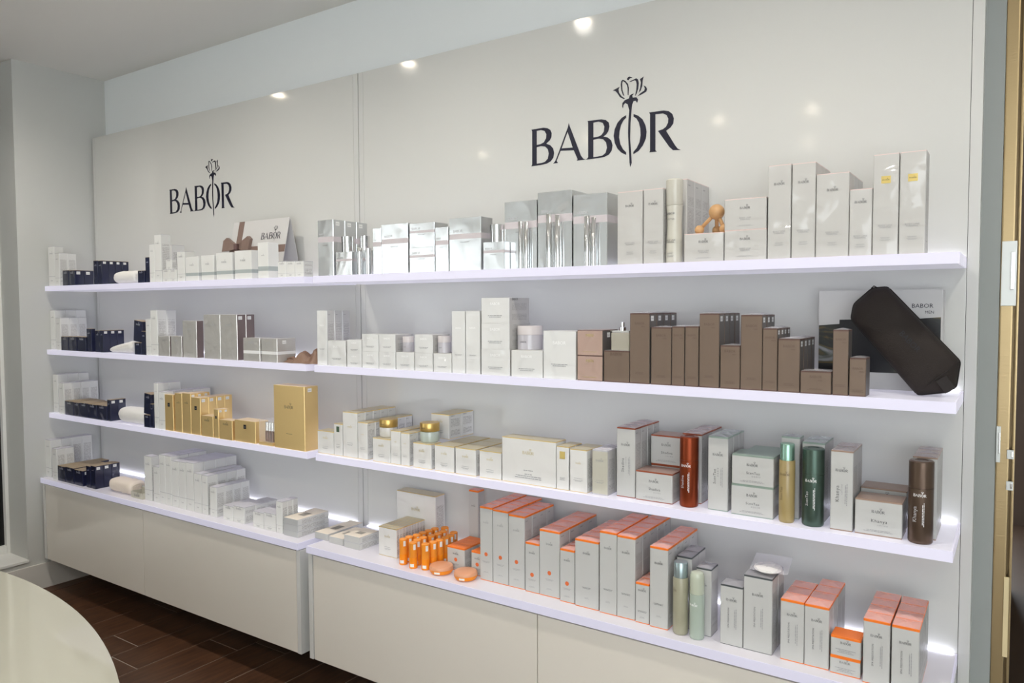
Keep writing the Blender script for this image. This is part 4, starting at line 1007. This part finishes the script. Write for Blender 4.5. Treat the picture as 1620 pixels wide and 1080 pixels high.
 ('box','BL',13493,-2710,17013,817,750,2159,1,0,0,'body','wide warm white carton next to the silver boxes'),
 ('box','BL',14336,-2710,17013,614,750,2166,1,0,0,'body','narrow warm white carton left of the pump bottle'),
 ('pump','PB',14958,-2710,17013,487,513,2410,1,0,0,'','cream white bottle with waisted body on the top shelf'),
 ('box','BL',14796,-1960,17013,592,640,2492,3,0,2,'','white carton behind the cream bottle heading a row'),
 ('box','BL',15587,-2710,17013,1145,700,796,1,0,0,'body','low warm white carton under the wooden massager'),
 ('box','BL',16754,-2710,17013,1146,800,825,1,0,0,'body','lower of two stacked warm white cartons'),
 ('box','BL',16747,-2710,17838,1144,800,847,1,0,0,'body','upper of two stacked warm white cartons'),
 ('massager','WM',15729,-2660,17809,995,1000,855,1,0,0,'','wooden four ball massager on a low white carton'),
 ('box','BL',17925,-2710,17013,597,700,2473,1,0,0,'body','first tall warm white carton right of the stacked pair'),
 ('box','BL',18540,-2710,17013,594,600,2462,3,0,0,'body','second tall warm white carton with a row behind'),
 ('box','BL',19147,-2710,17013,793,650,2125,3,0,0,'body','broad warm white carton heading a wrapped row'),
 ('box','BL',19947,-2710,17013,529,700,1666,1,0,0,'body','shortest warm white carton between broad and gold stickered ones'),
 ('box','BL',20485,-2710,17013,577,700,2470,1,0,0,'bodyg','left tall carton with a gold square sticker'),
 ('box','BL',21075,-2710,17013,575,700,2467,1,0,0,'bodyg','right tall carton with a gold square sticker'),
 ('box','PW',259,-2710,13470,595,416,2165,3,0,2,'','tall pearl white carton at left end of right second shelf'),
 ('box','PW',973,-2800,13470,999,450,994,1,0,0,'','square pearl carton in front of grey printed backs'),
 ('box','PW',2009,-2780,13470,788,600,523,1,0,0,'','lower carton of the first small pearl stack'),
 ('box','PW',2019,-2780,13993,787,600,522,1,0,0,'','upper carton of the first small pearl stack'),
 ('box','PW',2822,-2780,13470,854,700,630,1,0,0,'','lower carton of the second small pearl stack'),
 ('box','PW',2833,-2780,14100,853,700,646,1,0,0,'','upper carton of the second small pearl stack'),
 ('box','PW',3694,-2780,13470,837,700,636,1,0,0,'','lower carton of the third small pearl stack'),
 ('box','PW',3705,-2780,14106,836,1000,648,1,0,0,'','upper carton of the third small pearl stack'),
 ('box','PW',4560,-2780,13470,888,700,651,1,0,0,'','pearl carton under the first lavender jar'),
 ('jar','LJ',4678,-2660,14121,420,420,562,1,0,0,'','first lavender jar on the second shelf'),
 ('box','PW',5470,-2780,13470,845,700,652,1,0,0,'','lower carton of the fourth small pearl stack'),
 ('box','PW',5479,-2780,14122,844,1000,654,1,0,0,'','upper carton of the fourth small pearl stack'),
 ('box','PW',6337,-2780,13470,826,700,657,1,0,0,'','pearl carton under the second lavender jar'),
 ('jar','LJ',6332,-2660,14127,483,483,607,1,0,0,'','second lavender jar beside tall pearl cartons'),
 ('box','PW',7168,-2760,13470,586,500,2140,1,0,0,'','left of two tall narrow pearl cartons'),
 ('box','PW',7774,-2760,13470,611,500,2156,1,0,0,'','right of two tall narrow pearl cartons'),
 ('box','PW',8449,-2780,13470,1171,1300,873,1,0,0,'','bottom carton of the three high pearl stack'),
 ('box','PW',8455,-2780,14343,1159,1300,866,1,0,0,'','middle carton of the three high pearl stack'),
 ('box','PW',8461,-2780,15209,1148,1260,852,1,0,2,'','top carton of the three high pearl stack'),
 ('box','PW',9675,-2780,13470,1220,800,872,1,0,0,'','wide pearl carton under the large lavender jar'),
 ('jar','LJ',9644,-2640,14342,839,839,788,1,0,0,'','large lavender jar on a wide pearl carton'),
 ('box','PW',10918,-2780,13470,1192,700,1522,1,0,0,'','large square pearl carton left of the rose gold boxes'),
 ('box','RG',12160,-2780,13470,876,800,776,1,0,0,'','lower pink rose gold box of the stacked pair'),
 ('box','RG',12160,-2780,14246,875,1100,791,1,0,1,'','upper pink rose gold box of the stacked pair'),
 ('box','BR',13070,-2760,13470,851,700,954,1,0,0,'','square bronze box under the glass perfume bottle'),
 ('perfume','PF',13271,-2660,14424,599,350,864,1,0,0,'','square glass perfume bottle with chrome sprayer'),
 ('box','BR',12960,-1560,13470,392,500,1149,1,0,0,'','bronze box standing behind the perfume bottle'),
 ('box','BR',13936,-2760,13470,632,539,2088,4,0,1,'men','tall bronze box right of the perfume bottle'),
 ('box','BR',14615,-2760,13470,629,600,1682,1,0,0,'men','medium bronze box right of the first tall one'),
 ('box','BR',15258,-2760,13470,382,600,1707,1,0,0,'men','left of two narrow bronze boxes'),
 ('box','BR',15655,-2760,13470,402,600,1716,1,0,0,'men','right of two narrow bronze boxes'),
 ('box','BR',16077,-2760,13470,577,465,2083,4,0,1,'men','tall bronze box right of the two narrow ones'),
 ('box','BR',16681,-2760,13470,556,600,1204,1,0,0,'men','short bronze box between two tall ones'),
 ('box','BR',17246,-2760,13470,586,431,2046,3,0,1,'men','third tall bronze box, widest of the tall ones'),
 ('box','BR',17840,-2760,13470,393,344,1689,4,0,1,'men','narrow bronze box beside the widest tall one'),
 ('box','BR',18246,-2760,13470,567,438,1419,4,0,1,'men','medium bronze box heading a row of four'),
 ('box','BR',18835,-2800,13470,767,600,594,1,0,0,'men','low wide bronze box on the second shelf'),
 ('box','BR',19622,-2800,13470,378,500,1675,1,0,0,'men','last tall narrow bronze box before the photo box'),
 ('box','BR',20020,-2800,13470,396,600,974,1,0,0,'men','shortest bronze box beside the brown bag'),
 ('box','WG',147,-2660,9905,922,600,917,1,0,0,'','small gold edged carton at left end of right third shelf'),
 ('box','WG',1096,-2660,9905,475,350,1268,1,0,0,'sq','slim gold edged carton with a dark green square'),
 ('box','WG',1604,-2660,9905,792,440,1776,5,0,2,'','tallest gold edged carton heading a row of five'),
 ('box','WG',2421,-2660,9905,514,437,1432,6,0,2,'','gold edged carton heading the second long row'),
 ('box','WG',3208,-2660,9905,906,500,902,1,0,0,'','gold edged carton under the first gold lidded jar'),
 ('jar','GJ',3182,-2460,10807,703,703,671,1,0,0,'','first gold lidded cream jar'),
 ('box','WG',4137,-2660,9905,481,500,1258,3,0,2,'','left of two narrow gold edged cartons'),
 ('box','WG',4642,-2660,9905,421,450,1220,3,0,2,'','right of two narrow gold edged cartons'),
 ('box','WG',5239,-2660,9905,869,600,914,1,0,0,'','gold edged carton under the green glass jar'),
 ('jar','GJ',5262,-2510,10819,726,726,704,1,0,0,'','gold lidded pale green glass jar'),
 ('box','WG',6262,-2660,9905,882,750,932,3,0,0,'','square gold edged carton right of the green glass jar'),
 ('box','WG',7211,-2660,9905,893,750,931,3,0,0,'','second square gold edged carton right of the glass jar'),
 ('box','WG',5186,-1560,10838,877,760,915,2,0,2,'','front one of two gold edged cartons stacked at rear'),
 ('box','WG',8255,-2660,9905,913,800,942,2,0,0,'','shiny wrapped gold edged carton left of the large one'),
 ('box','WG',9206,-2660,9905,2107,676,1505,1,0,0,'big','large landscape gold edged carton on the third shelf'),
 ('box','WG',11330,-2660,9905,454,450,1397,2,0,0,'gsq','slim gold edged carton with a gold square label'),
 ('box','WG',11827,-2660,9905,618,550,1357,2,0,0,'','gold edged carton right of the gold square label'),
 ('box','WC',12596,-2610,9905,541,550,1409,2,0,0,'','cream carton with grey edges, third shelf'),
 ('box','WR',13343,-2410,9905,622,464,2148,4,0,2,'vS','tall rust edged carton with vertical lettering'),
 ('box','WR',14010,-2460,9905,1178,800,900,1,0,0,'hS','low rust edged carton in front'),
 ('box','WR',14113,-1560,9905,1017,800,951,1,0,0,'','rust edged carton at rear supporting another'),
 ('box','WR',14108,-1560,10856,1015,800,918,1,0,0,'hS','upper rust edged carton at rear'),
 ('bottle','RB',15360,-2560,9905,543,543,2060,1,0,0,'v1','rust red metallic bottle on the third shelf'),
 ('box','WR',15285,-1960,9905,602,463,2073,4,0,2,'','tall rust edged carton behind the rust red bottle'),
 ('box','WE',16218,-2360,9905,588,500,2130,3,0,0,'vT','tall green edged carton with vertical lettering'),
 ('box','WE',16932,-2460,9905,1158,900,862,1,0,0,'hT','lower green edged carton of the stacked pair'),
 ('box','WE',16944,-2460,10767,1154,900,849,1,0,0,'hT','upper green edged carton of the stacked pair'),
 ('box','WE',17033,-1360,9905,970,900,755,1,0,0,'','lower green edged carton at rear'),
 ('box','WE',17025,-1360,10660,969,900,890,1,0,0,'','upper green edged carton at rear'),
 ('gbottle','YB',18233,-2610,9905,413,413,2137,1,0,0,'v2','amber glass bottle with green metal cap'),
 ('box','WE',18189,-2060,9905,495,500,2263,1,0,0,'','green edged carton behind the amber glass bottle'),
 ('box','WE',18735,-2038,9905,588,600,2157,2,0,0,'','green edged carton behind the green metallic bottle'),
 ('bottle','GB',18818,-2610,9905,562,562,2073,1,0,0,'v2','green metallic bottle on the third shelf'),
 ('box','WK',19561,-2510,9905,549,700,2091,2,0,0,'vK','tall brown edged carton with vertical lettering'),
 ('box','WK',20162,-2510,9905,1099,850,910,1,0,0,'hK','low brown edged carton beside the dark brown bottle'),
 ('box','WK',20117,-1410,9905,1126,850,979,1,0,0,'','low brown edged carton behind another'),
 ('box','WK',21422,-2138,9905,553,550,2069,3,0,0,'','brown edged carton behind the dark brown bottle'),
 ('bottle','DB',21371,-2710,9905,562,562,2044,1,0,0,'v3','dark brown metallic bottle at the right end'),
 ('box','FB',-271,-2530,6303,784,2000,266,1,0,0,'','leftmost flat cream box with a window'),
 ('box','FB',677,-2630,6303,816,1500,266,1,0,0,'','second flat cream box with a window'),
 ('box','FB',1592,-2680,6303,872,1100,252,1,0,0,'','lower flat cream box of the stacked pair'),
 ('box','FB',1597,-2680,6554,871,1100,251,1,0,0,'','upper flat cream box of the stacked pair'),
 ('box','WG',3376,-2580,6303,941,165,1100,10,0,2,'','square gold edged carton heading a row of ten'),
 ('box','WG',2815,-930,6303,2027,600,2075,1,0,0,'big','large gold edged carton standing at the back of the counter'),
 ('stick','OT',4767,-3028,6303,304,304,940,1,0,0,'','first orange stick tube from the front in the left column'),
 ('stick','OT',5342,-3130,6303,304,304,940,1,0,0,'','first orange stick tube from the front in the middle column'),
 ('stick','OT',5823,-3011,6303,304,304,940,1,0,0,'','first orange stick tube from the front in the right column'),
 ('stick','OT',4759,-2696,6303,304,304,940,1,0,0,'','second orange stick tube from the front in the left column'),
 ('stick','OT',5249,-2798,6303,304,304,940,1,0,0,'','second orange stick tube from the front in the middle column'),
 ('stick','OT',5903,-2679,6303,304,304,940,1,0,0,'','second orange stick tube from the front in the right column'),
 ('stick','OT',4844,-2365,6303,304,304,940,1,0,0,'','third orange stick tube from the front in the left column'),
 ('stick','OT',5247,-2466,6303,304,304,940,1,0,0,'','third orange stick tube from the front in the middle column'),
 ('stick','OT',5934,-2348,6303,304,304,940,1,0,0,'','third orange stick tube from the front in the right column'),
 ('stick','OT',5365,-2135,6303,304,304,940,1,0,0,'','fourth orange stick tube from the front in the middle column'),
 ('stick','OT',4847,-2033,6303,304,304,940,1,0,0,'','fourth orange stick tube from the front in the left column'),
 ('stick','OT',5402,-1804,6303,304,304,940,1,0,0,'','fifth orange stick tube from the front in the middle column'),
 ('stick','OT',4868,-1702,6303,304,304,940,1,0,0,'','fifth orange stick tube from the front in the left column'),
 ('stick','OT',5942,-2016,6303,304,304,940,1,0,0,'','fourth orange stick tube from the front in the right column'),
 ('stick','OT',4900,-1370,6303,304,304,940,1,0,0,'','sixth orange stick tube from the front in the left column'),
 ('stick','OT',5389,-1472,6303,304,304,940,1,0,0,'','sixth orange stick tube from the front in the middle column'),
 ('stick','OT',5916,-1684,6303,304,304,940,1,0,0,'','fifth orange stick tube from the front in the right column'),
 ('stick','OT',5125,-1039,6303,304,304,940,1,0,0,'','seventh orange stick tube from the front in the left column'),
 ('stick','OT',5805,-1352,6303,304,304,940,1,0,0,'','sixth orange stick tube from the front in the right column'),
 ('compact','OC',6229,-3230,6303,857,857,399,1,0,0,'','left round orange compact on the counter'),
 ('compact','OC',7345,-3230,6303,816,848,406,1,0,0,'','right round orange compact on the counter'),
 ('box','WO',6569,-2363,6303,793,450,848,3,0,0,'dot','small orange topped carton behind the left compact'),
 ('box','WO',7662,-2372,6303,535,450,853,4,0,0,'dot','small orange topped carton behind the right compact'),
 ('box','WO',6393,-830,6303,453,400,2542,1,0,0,'','orange topped carton at the back left of the tall block'),
 ('box','WO',8205,-2580,6303,530,440,2571,5,0,2,'dotb','first tall silver fronted carton with orange dot'),
 ('box','WO',8751,-2580,6303,639,440,2541,5,0,2,'dotb','second tall silver fronted carton with orange dot'),
 ('box','WO',9404,-2580,6303,650,482,2472,4,0,2,'dotb','third tall silver fronted carton with orange dot'),
 ('box','WO',10107,-2630,6303,549,450,1660,3,0,0,'dot','short dotted carton between tall and medium ones'),
 ('box','WO',10666,-2630,6303,767,648,2183,4,0,2,'dot','wrapped dotted carton of medium height'),
 ('box','WO',11500,-2730,6303,533,450,1716,3,0,0,'dot','short dotted carton right of the medium one'),
 ('box','WO',12079,-2780,6303,837,500,2152,5,0,0,'bab','broad orange topped carton without a dot'),
 ('box','WO',12973,-2830,6303,584,480,2556,5,0,0,'bab','left of two tall orange topped cartons without dots'),
 ('box','WO',13565,-2830,6303,606,558,2520,5,0,2,'bab','right of two tall orange topped cartons without dots'),
 ('box','WO',14205,-2880,6303,442,450,1219,3,0,0,'bab','short orange topped carton right of the two tall'),
 ('box','WO',14683,-2930,6303,572,614,2409,4,0,2,'bab','orange topped carton left of the pale glass bottle'),
 ('gbottle','PG',15396,-3080,6303,444,444,2096,1,0,0,'','pale glass bottle with blue grey metal cap'),
 ('spray','PT',15913,-3110,6303,422,422,1921,1,0,0,'','pale green spray bottle on the counter'),
 ('box','WD',15344,-2480,6303,461,600,2117,2,0,0,'','grey topped carton behind the pale glass bottle'),
 ('box','WD',16010,-2678,6303,450,600,1955,1,0,0,'','grey topped carton behind the pale green bottle'),
 ('box','WD',16786,-2880,6303,632,600,1691,1,0,0,'vM','small dark topped carton with vertical lettering'),
 ('box','WD',17435,-2880,6303,777,600,2083,2,0,0,'vM','large dark topped carton under the wrapped puff'),
 ('puff','PU',17474,-2780,8385,1144,1000,603,1,0,0,'','white puff in clear plastic on a dark topped carton'),
 ('box','WO',18439,-2930,6303,609,550,1649,3,0,0,'vM','left orange topped carton with vertical lettering, middle block'),
 ('box','WO',19056,-2930,6303,612,550,1638,4,0,0,'vM','right orange topped carton with vertical lettering, middle block'),
 ('box','WO',19707,-2980,6303,727,600,465,1,0,0,'hM','lower of two small stacked orange cartons'),
 ('box','WO',19716,-2980,6768,726,600,529,1,0,0,'hM','upper of two small stacked orange cartons'),
 ('box','WO',20494,-3080,6303,616,550,1634,4,0,0,'vM','left orange topped carton with vertical lettering, last block'),
 ('box','WO',21144,-3130,6303,612,550,1642,4,0,0,'vM','right orange topped carton with vertical lettering, last block'),
]

for (kd, st, x, y, z, w, d, h, n, rot, sk, tx, lb) in TABLE:
    x, y, z, w, d, h = [q / 10000 for q in (x, y, z, w, d, h)]
    if kd == 'box': build_carton(st, x, y, z, w, d, h, n, rot, sk, tx, lb)
    elif kd == 'jar': build_jar(st, x, y, z, w, d, h, lb)
    elif kd == 'tube': build_tube(x, y, z, w, d, h, lb)
    elif kd in ('bottle', 'gbottle', 'spray', 'pump'): build_bottle(st, x, y, z, w, d, h, lb, tx)
    elif kd == 'stick': build_stick(x, y, z, w, d, h, lb)
    elif kd == 'compact': build_compact(x, y, z, w, d, h, lb)
    elif kd == 'towel': build_towel(x, y, z, w, d, h, lb)
    elif kd == 'scarf': build_scarf(x, y, z, w, d, h, lb)
    elif kd == 'tray': build_tray(x, y, z, w, d, h, lb)
    elif kd == 'case': build_case(x, y, z, w, d, h, lb)
    elif kd == 'perfume': build_perfume(x, y, z, w, d, h, lb)
    elif kd == 'massager': build_massager(x, y, z, w, d, h, lb)
    elif kd == 'puff': build_puff(x, y, z, w, d, h, lb)

# ------------------------------------------------------------------ tent card with ribbon, photo box, toiletry bag
M_RUSTP = mat('rust_print', (.35, .08, .05), .5)
M_CARD = mat('card_white', (.58, .57, .56), .4)
M_RIB = mat('ribbon_taupe', (.21, .145, .12), .4); M_RIB2 = mat('ribbon_dark', (.13, .075, .07), .45)
t = tag(empty('tent_card', (-0.5637, -0.068, SHZ[1] + .003)), 'white tent card with a brown ribbon bow behind the cartons', 'card')
_tw, _th, _tl = 0.398, .278, .06
def slant(name, x0, x1, s0, s1, m, off=0.0, th=.0016, back=False):
    """rectangle on the sloping front (or back) leaf; s along the slope from 0 (bottom) to 1 (top)"""
    def P(x, s, o):
        y = (-_tl * (1 - s) * (-1 if back else 1)); n = -1 if not back else 1
        return (x, y + n * o, s * _th)
    v = [P(x0, s0, off), P(x1, s0, off), P(x1, s1, off), P(x0, s1, off), P(x0, s0, off + th), P(x1, s0, off + th), P(x1, s1, off + th), P(x0, s1, off + th)]
    return me_obj(name, v, [(0, 1, 2, 3), (4, 5, 6, 7), (0, 1, 5, 4), (1, 2, 6, 5), (2, 3, 7, 6), (3, 0, 4, 7)], m, parent=t)
slant('front_leaf', -_tw / 2, _tw / 2, 0, 1, M_CARD)
slant('back_leaf', -_tw / 2, _tw / 2, 0, .985, M_CARD, back=True)
slant('ribbon', -.157, -.118, 0, 1, M_RIB, .0018, .0006)
slant('ribbon', -_tw / 2, _tw / 2, .44, .56, M_RIB, .0020, .0005)
def bow(cx, cs, sx):
    pts = [(0, .004), (.035 * sx, .022), (.078 * sx, .044), (.100 * sx, .030), (.098 * sx, -.022), (.050 * sx, -.020), (0, -.010)]
    v = []
    for o in (.003, .014):
        for a, b in pts: s = cs + b / _th; v.append((cx + a, -_tl * (1 - s) - o * (1 if o < .01 else (.3 + min(1, abs(a) / .04))), s * _th))
    n = len(pts); f = [tuple(range(n)), tuple(range(2 * n - 1, n - 1, -1))] + [(i, (i + 1) % n, n + (i + 1) % n, n + i) for i in range(n)]
    me_obj('bow_loop', v, f, M_RIB, parent=t)
bow(-.1375, .58, -1); bow(-.1375, .58, 1)
s = .57; put('bow_knot', box_mesh('bow_knot', -.012, .012, -.020, -.003, -.014, .014, M_RIB2, .004, 2), t, (-.1375, -_tl * (1 - s), s * _th))
_lm = logo_mesh(M_INK)
_o = put('logo', _lm, t, (.090, -_tl * (1 - .66) - .0024, .66 * _th), (.138, .138, .138), (-math.atan2(_tl, _th), 0, 0))
_o = put('lettering', font_mesh('S', M_INK), t, (.118, -_tl * (1 - .22) - .0028, .22 * _th), (.012, .012, .012), (-math.atan2(_tl, _th), 0, 0))

# box with men's photograph, second shelf right end
x0, x1, zt = 1.8848, 2.1914, 0.2715
t = tag(empty('photo_gift_box', ((x0 + x1) / 2, -.045, SHZ[2])), 'large white box with a dark photo behind the brown bag', 'box')
w = x1 - x0; h = zt
box('carton_body', -w / 2, w / 2, -.030, .035, .0003, h, M_CARD, t, .0015)
mp = bpy.data.materials.new('photo_print'); mp.use_nodes = True; nt = mp.node_tree; b = nt.nodes['Principled BSDF']; b.inputs['Roughness'].default_value = .3
tc = nt.nodes.new('ShaderNodeTexCoord'); nn = nt.nodes.new('ShaderNodeTexNoise'); nn.inputs['Scale'].default_value = 2.6; nn.inputs['Detail'].default_value = 3; nn.inputs['Distortion'].default_value = 1.2
rr = nt.nodes.new('ShaderNodeValToRGB'); e = rr.color_ramp.elements
e[0].position = .40; e[0].color = (.006, .005, .006, 1); e[1].position = .74; e[1].color = (.30, .30, .31, 1)
for p, c in ((.50, (.02, .022, .018, 1)), (.57, (.13, .085, .025, 1)), (.63, (.05, .055, .035, 1))): q = e.new(p); q.color = c
nt.links.new(tc.outputs['Generated'], nn.inputs['Vector']); nt.links.new(nn.outputs['Fac'], rr.inputs[0]); nt.links.new(rr.outputs[0], b.inputs['Base Color'])
me_obj('photo_print', [(-w / 2 + .001, -.0305, h * .17), (w / 2 - .004, -.0305, h * .17), (w / 2 - .004, -.0305, h * .73), (-w / 2 + .001, -.0305, h * .64)], [(0, 1, 2, 3)], mp, parent=t)
me_obj('dark_print', [(-w * .32, -.0308, h * .18), (w * .10, -.0308, h * .18), (w * .10, -.0308, h * .71), (-w * .32, -.0308, h * .70)], [(0, 1, 2, 3)], M_BLACK, parent=t)
decal('logo', font_mesh('BABOR', M_INK), t, w * .345, -.0306, h * .82, .050); decal('lettering', font_mesh('MEN', M_INK), t, w * .40, -.0306, h * .765, .020)

# dark brown toiletry bag leaning against the photo box
_bag = [(2.0357, 1.6214), (2.0725, 1.6238), (2.2375, 1.4374), (2.2301, 1.3733), (2.2109, 1.3589), (2.1455, 1.348), (1.9853, 1.5406), (1.9915, 1.5799)]
cx = sum(p[0] for p in _bag) / len(_bag); cz = sum(p[1] for p in _bag) / len(_bag)
t = tag(empty('toiletry_bag', (cx, -0.165, SHZ[2])), 'dark brown fabric toiletry bag leaning on the photo box', 'bag')
# densify outline with rounded corners
out = []
n = len(_bag)
for i in range(n):
    p0, p1, p2 = Vector(_bag[i - 1]), Vector(_bag[i]), Vector(_bag[(i + 1) % n])
    r = .22
    a = p1 + (p0 - p1).normalized() * min(.008, (p0 - p1).length * r); c = p1 + (p2 - p1).normalized() * min(.008, (p2 - p1).length * r)
    for k in range(4):
        q = k / 3; out.append(((1 - q) ** 2 * a + 2 * q * (1 - q) * p1 + q * q * c))
v = []; f = []; N = len(out)
rings = [(1.0, 0.0), (.985, -.016), (.93, -.029), (.80, -.037), (.55, -.041), (.25, -.043)]
def addrings(sign):
    idx = []
    for s, y in rings:
        b0 = len(v)
        for p in out:
            q = (cx + (p[0] - cx) * s - cx, sign * y if sign > 0 else -y * .75, cz + (p[1] - cz) * s - SHZ[2])
            wv = noise.noise(Vector((q[0] * 22, q[2] * 22, 3))) * .0035 * (1 if s < .97 else .3)
            v.append((q[0], q[1] + wv, q[2]))
        idx.append(b0)
    for a, b in zip(idx, idx[1:]):
        for k in range(N): f.append((a + k, a + (k + 1) % N, b + (k + 1) % N, b + k))
    f.append(tuple(idx[-1] + k for k in range(N)))
    return idx[0]
addrings(1); addrings(-1)
me_obj('fabric_body', v, f, M_BAG, parent=t, smooth=True)
lp = [(cx + (p[0] - cx) * 1.004 - cx, .0, cz + (p[1] - cz) * 1.004 - SHZ[2]) for p in out]
put('zip_piping', tube_mesh('zip_piping', lp + lp[:1], .0022, M_BAG2, 6), t)
a, b = Vector([(2.2005, 1.3957), (2.2204, 1.3664), (2.2364, 1.4358), (2.1511, 1.3592)][2]), Vector([(2.2005, 1.3957), (2.2204, 1.3664), (2.2364, 1.4358), (2.1511, 1.3592)][3])
put('end_seam', tube_mesh('end_seam', [((a.lerp(b, i / 8)).x - cx, -.012 - .030 * math.sin(math.pi * (i + .8) / 9.6), (a.lerp(b, i / 8)).y - SHZ[2]) for i in range(9)], .0016, M_BAG2, 6), t)
a, b = Vector([(2.2005, 1.3957), (2.2204, 1.3664), (2.2364, 1.4358), (2.1511, 1.3592)][0]), Vector([(2.2005, 1.3957), (2.2204, 1.3664), (2.2364, 1.4358), (2.1511, 1.3592)][1]); dr = (b - a).normalized(); nr = Vector((-dr.y, dr.x))
tv = []
for y in (-.043, -.036):
    for p in (a + nr * .013, a - nr * .013, b - nr * .013, b + nr * .013): tv.append((p.x - cx, y, p.y - SHZ[2]))
me_obj('handle_tab', tv, [(0, 1, 2, 3), (4, 5, 6, 7), (0, 1, 5, 4), (1, 2, 6, 5), (2, 3, 7, 6), (3, 0, 4, 7)], M_BAG2, parent=t)
_ang = math.atan2(_bag[2][1] - _bag[1][1], _bag[2][0] - _bag[1][0])
o = put('logo', font_mesh('BABOR', M_BLACK), t, (.012, -.0475, cz - SHZ[2] - .004), (.062, .062, .062), (0, -_ang, 0))
pz = Vector(_bag[0]); put('zip_pull', tube_mesh('zip_pull', [(pz.x - cx - .002, -.004, pz.y - SHZ[2] + .0), (pz.x - cx + .004, -.006, pz.y - SHZ[2] + .006), (pz.x - cx + .012, -.004, pz.y - SHZ[2] + .001)], .0018, M_BAG2, 6), t)
for o in bpy.data.objects:
    if o.name.startswith('tester_strip'):
        put('strip', box_mesh('strip', -.035, .035, -.004, .004, 0, .0012, P_CREAM), o, (0, 0, 0), rot=(0, .06, .35))
        put('strip_end', box_mesh('strip_end', -.036, -.030, -.0046, .0046, -.0004, .0018, M_RUSTP), o, (0, 0, 0), rot=(0, .06, .35))
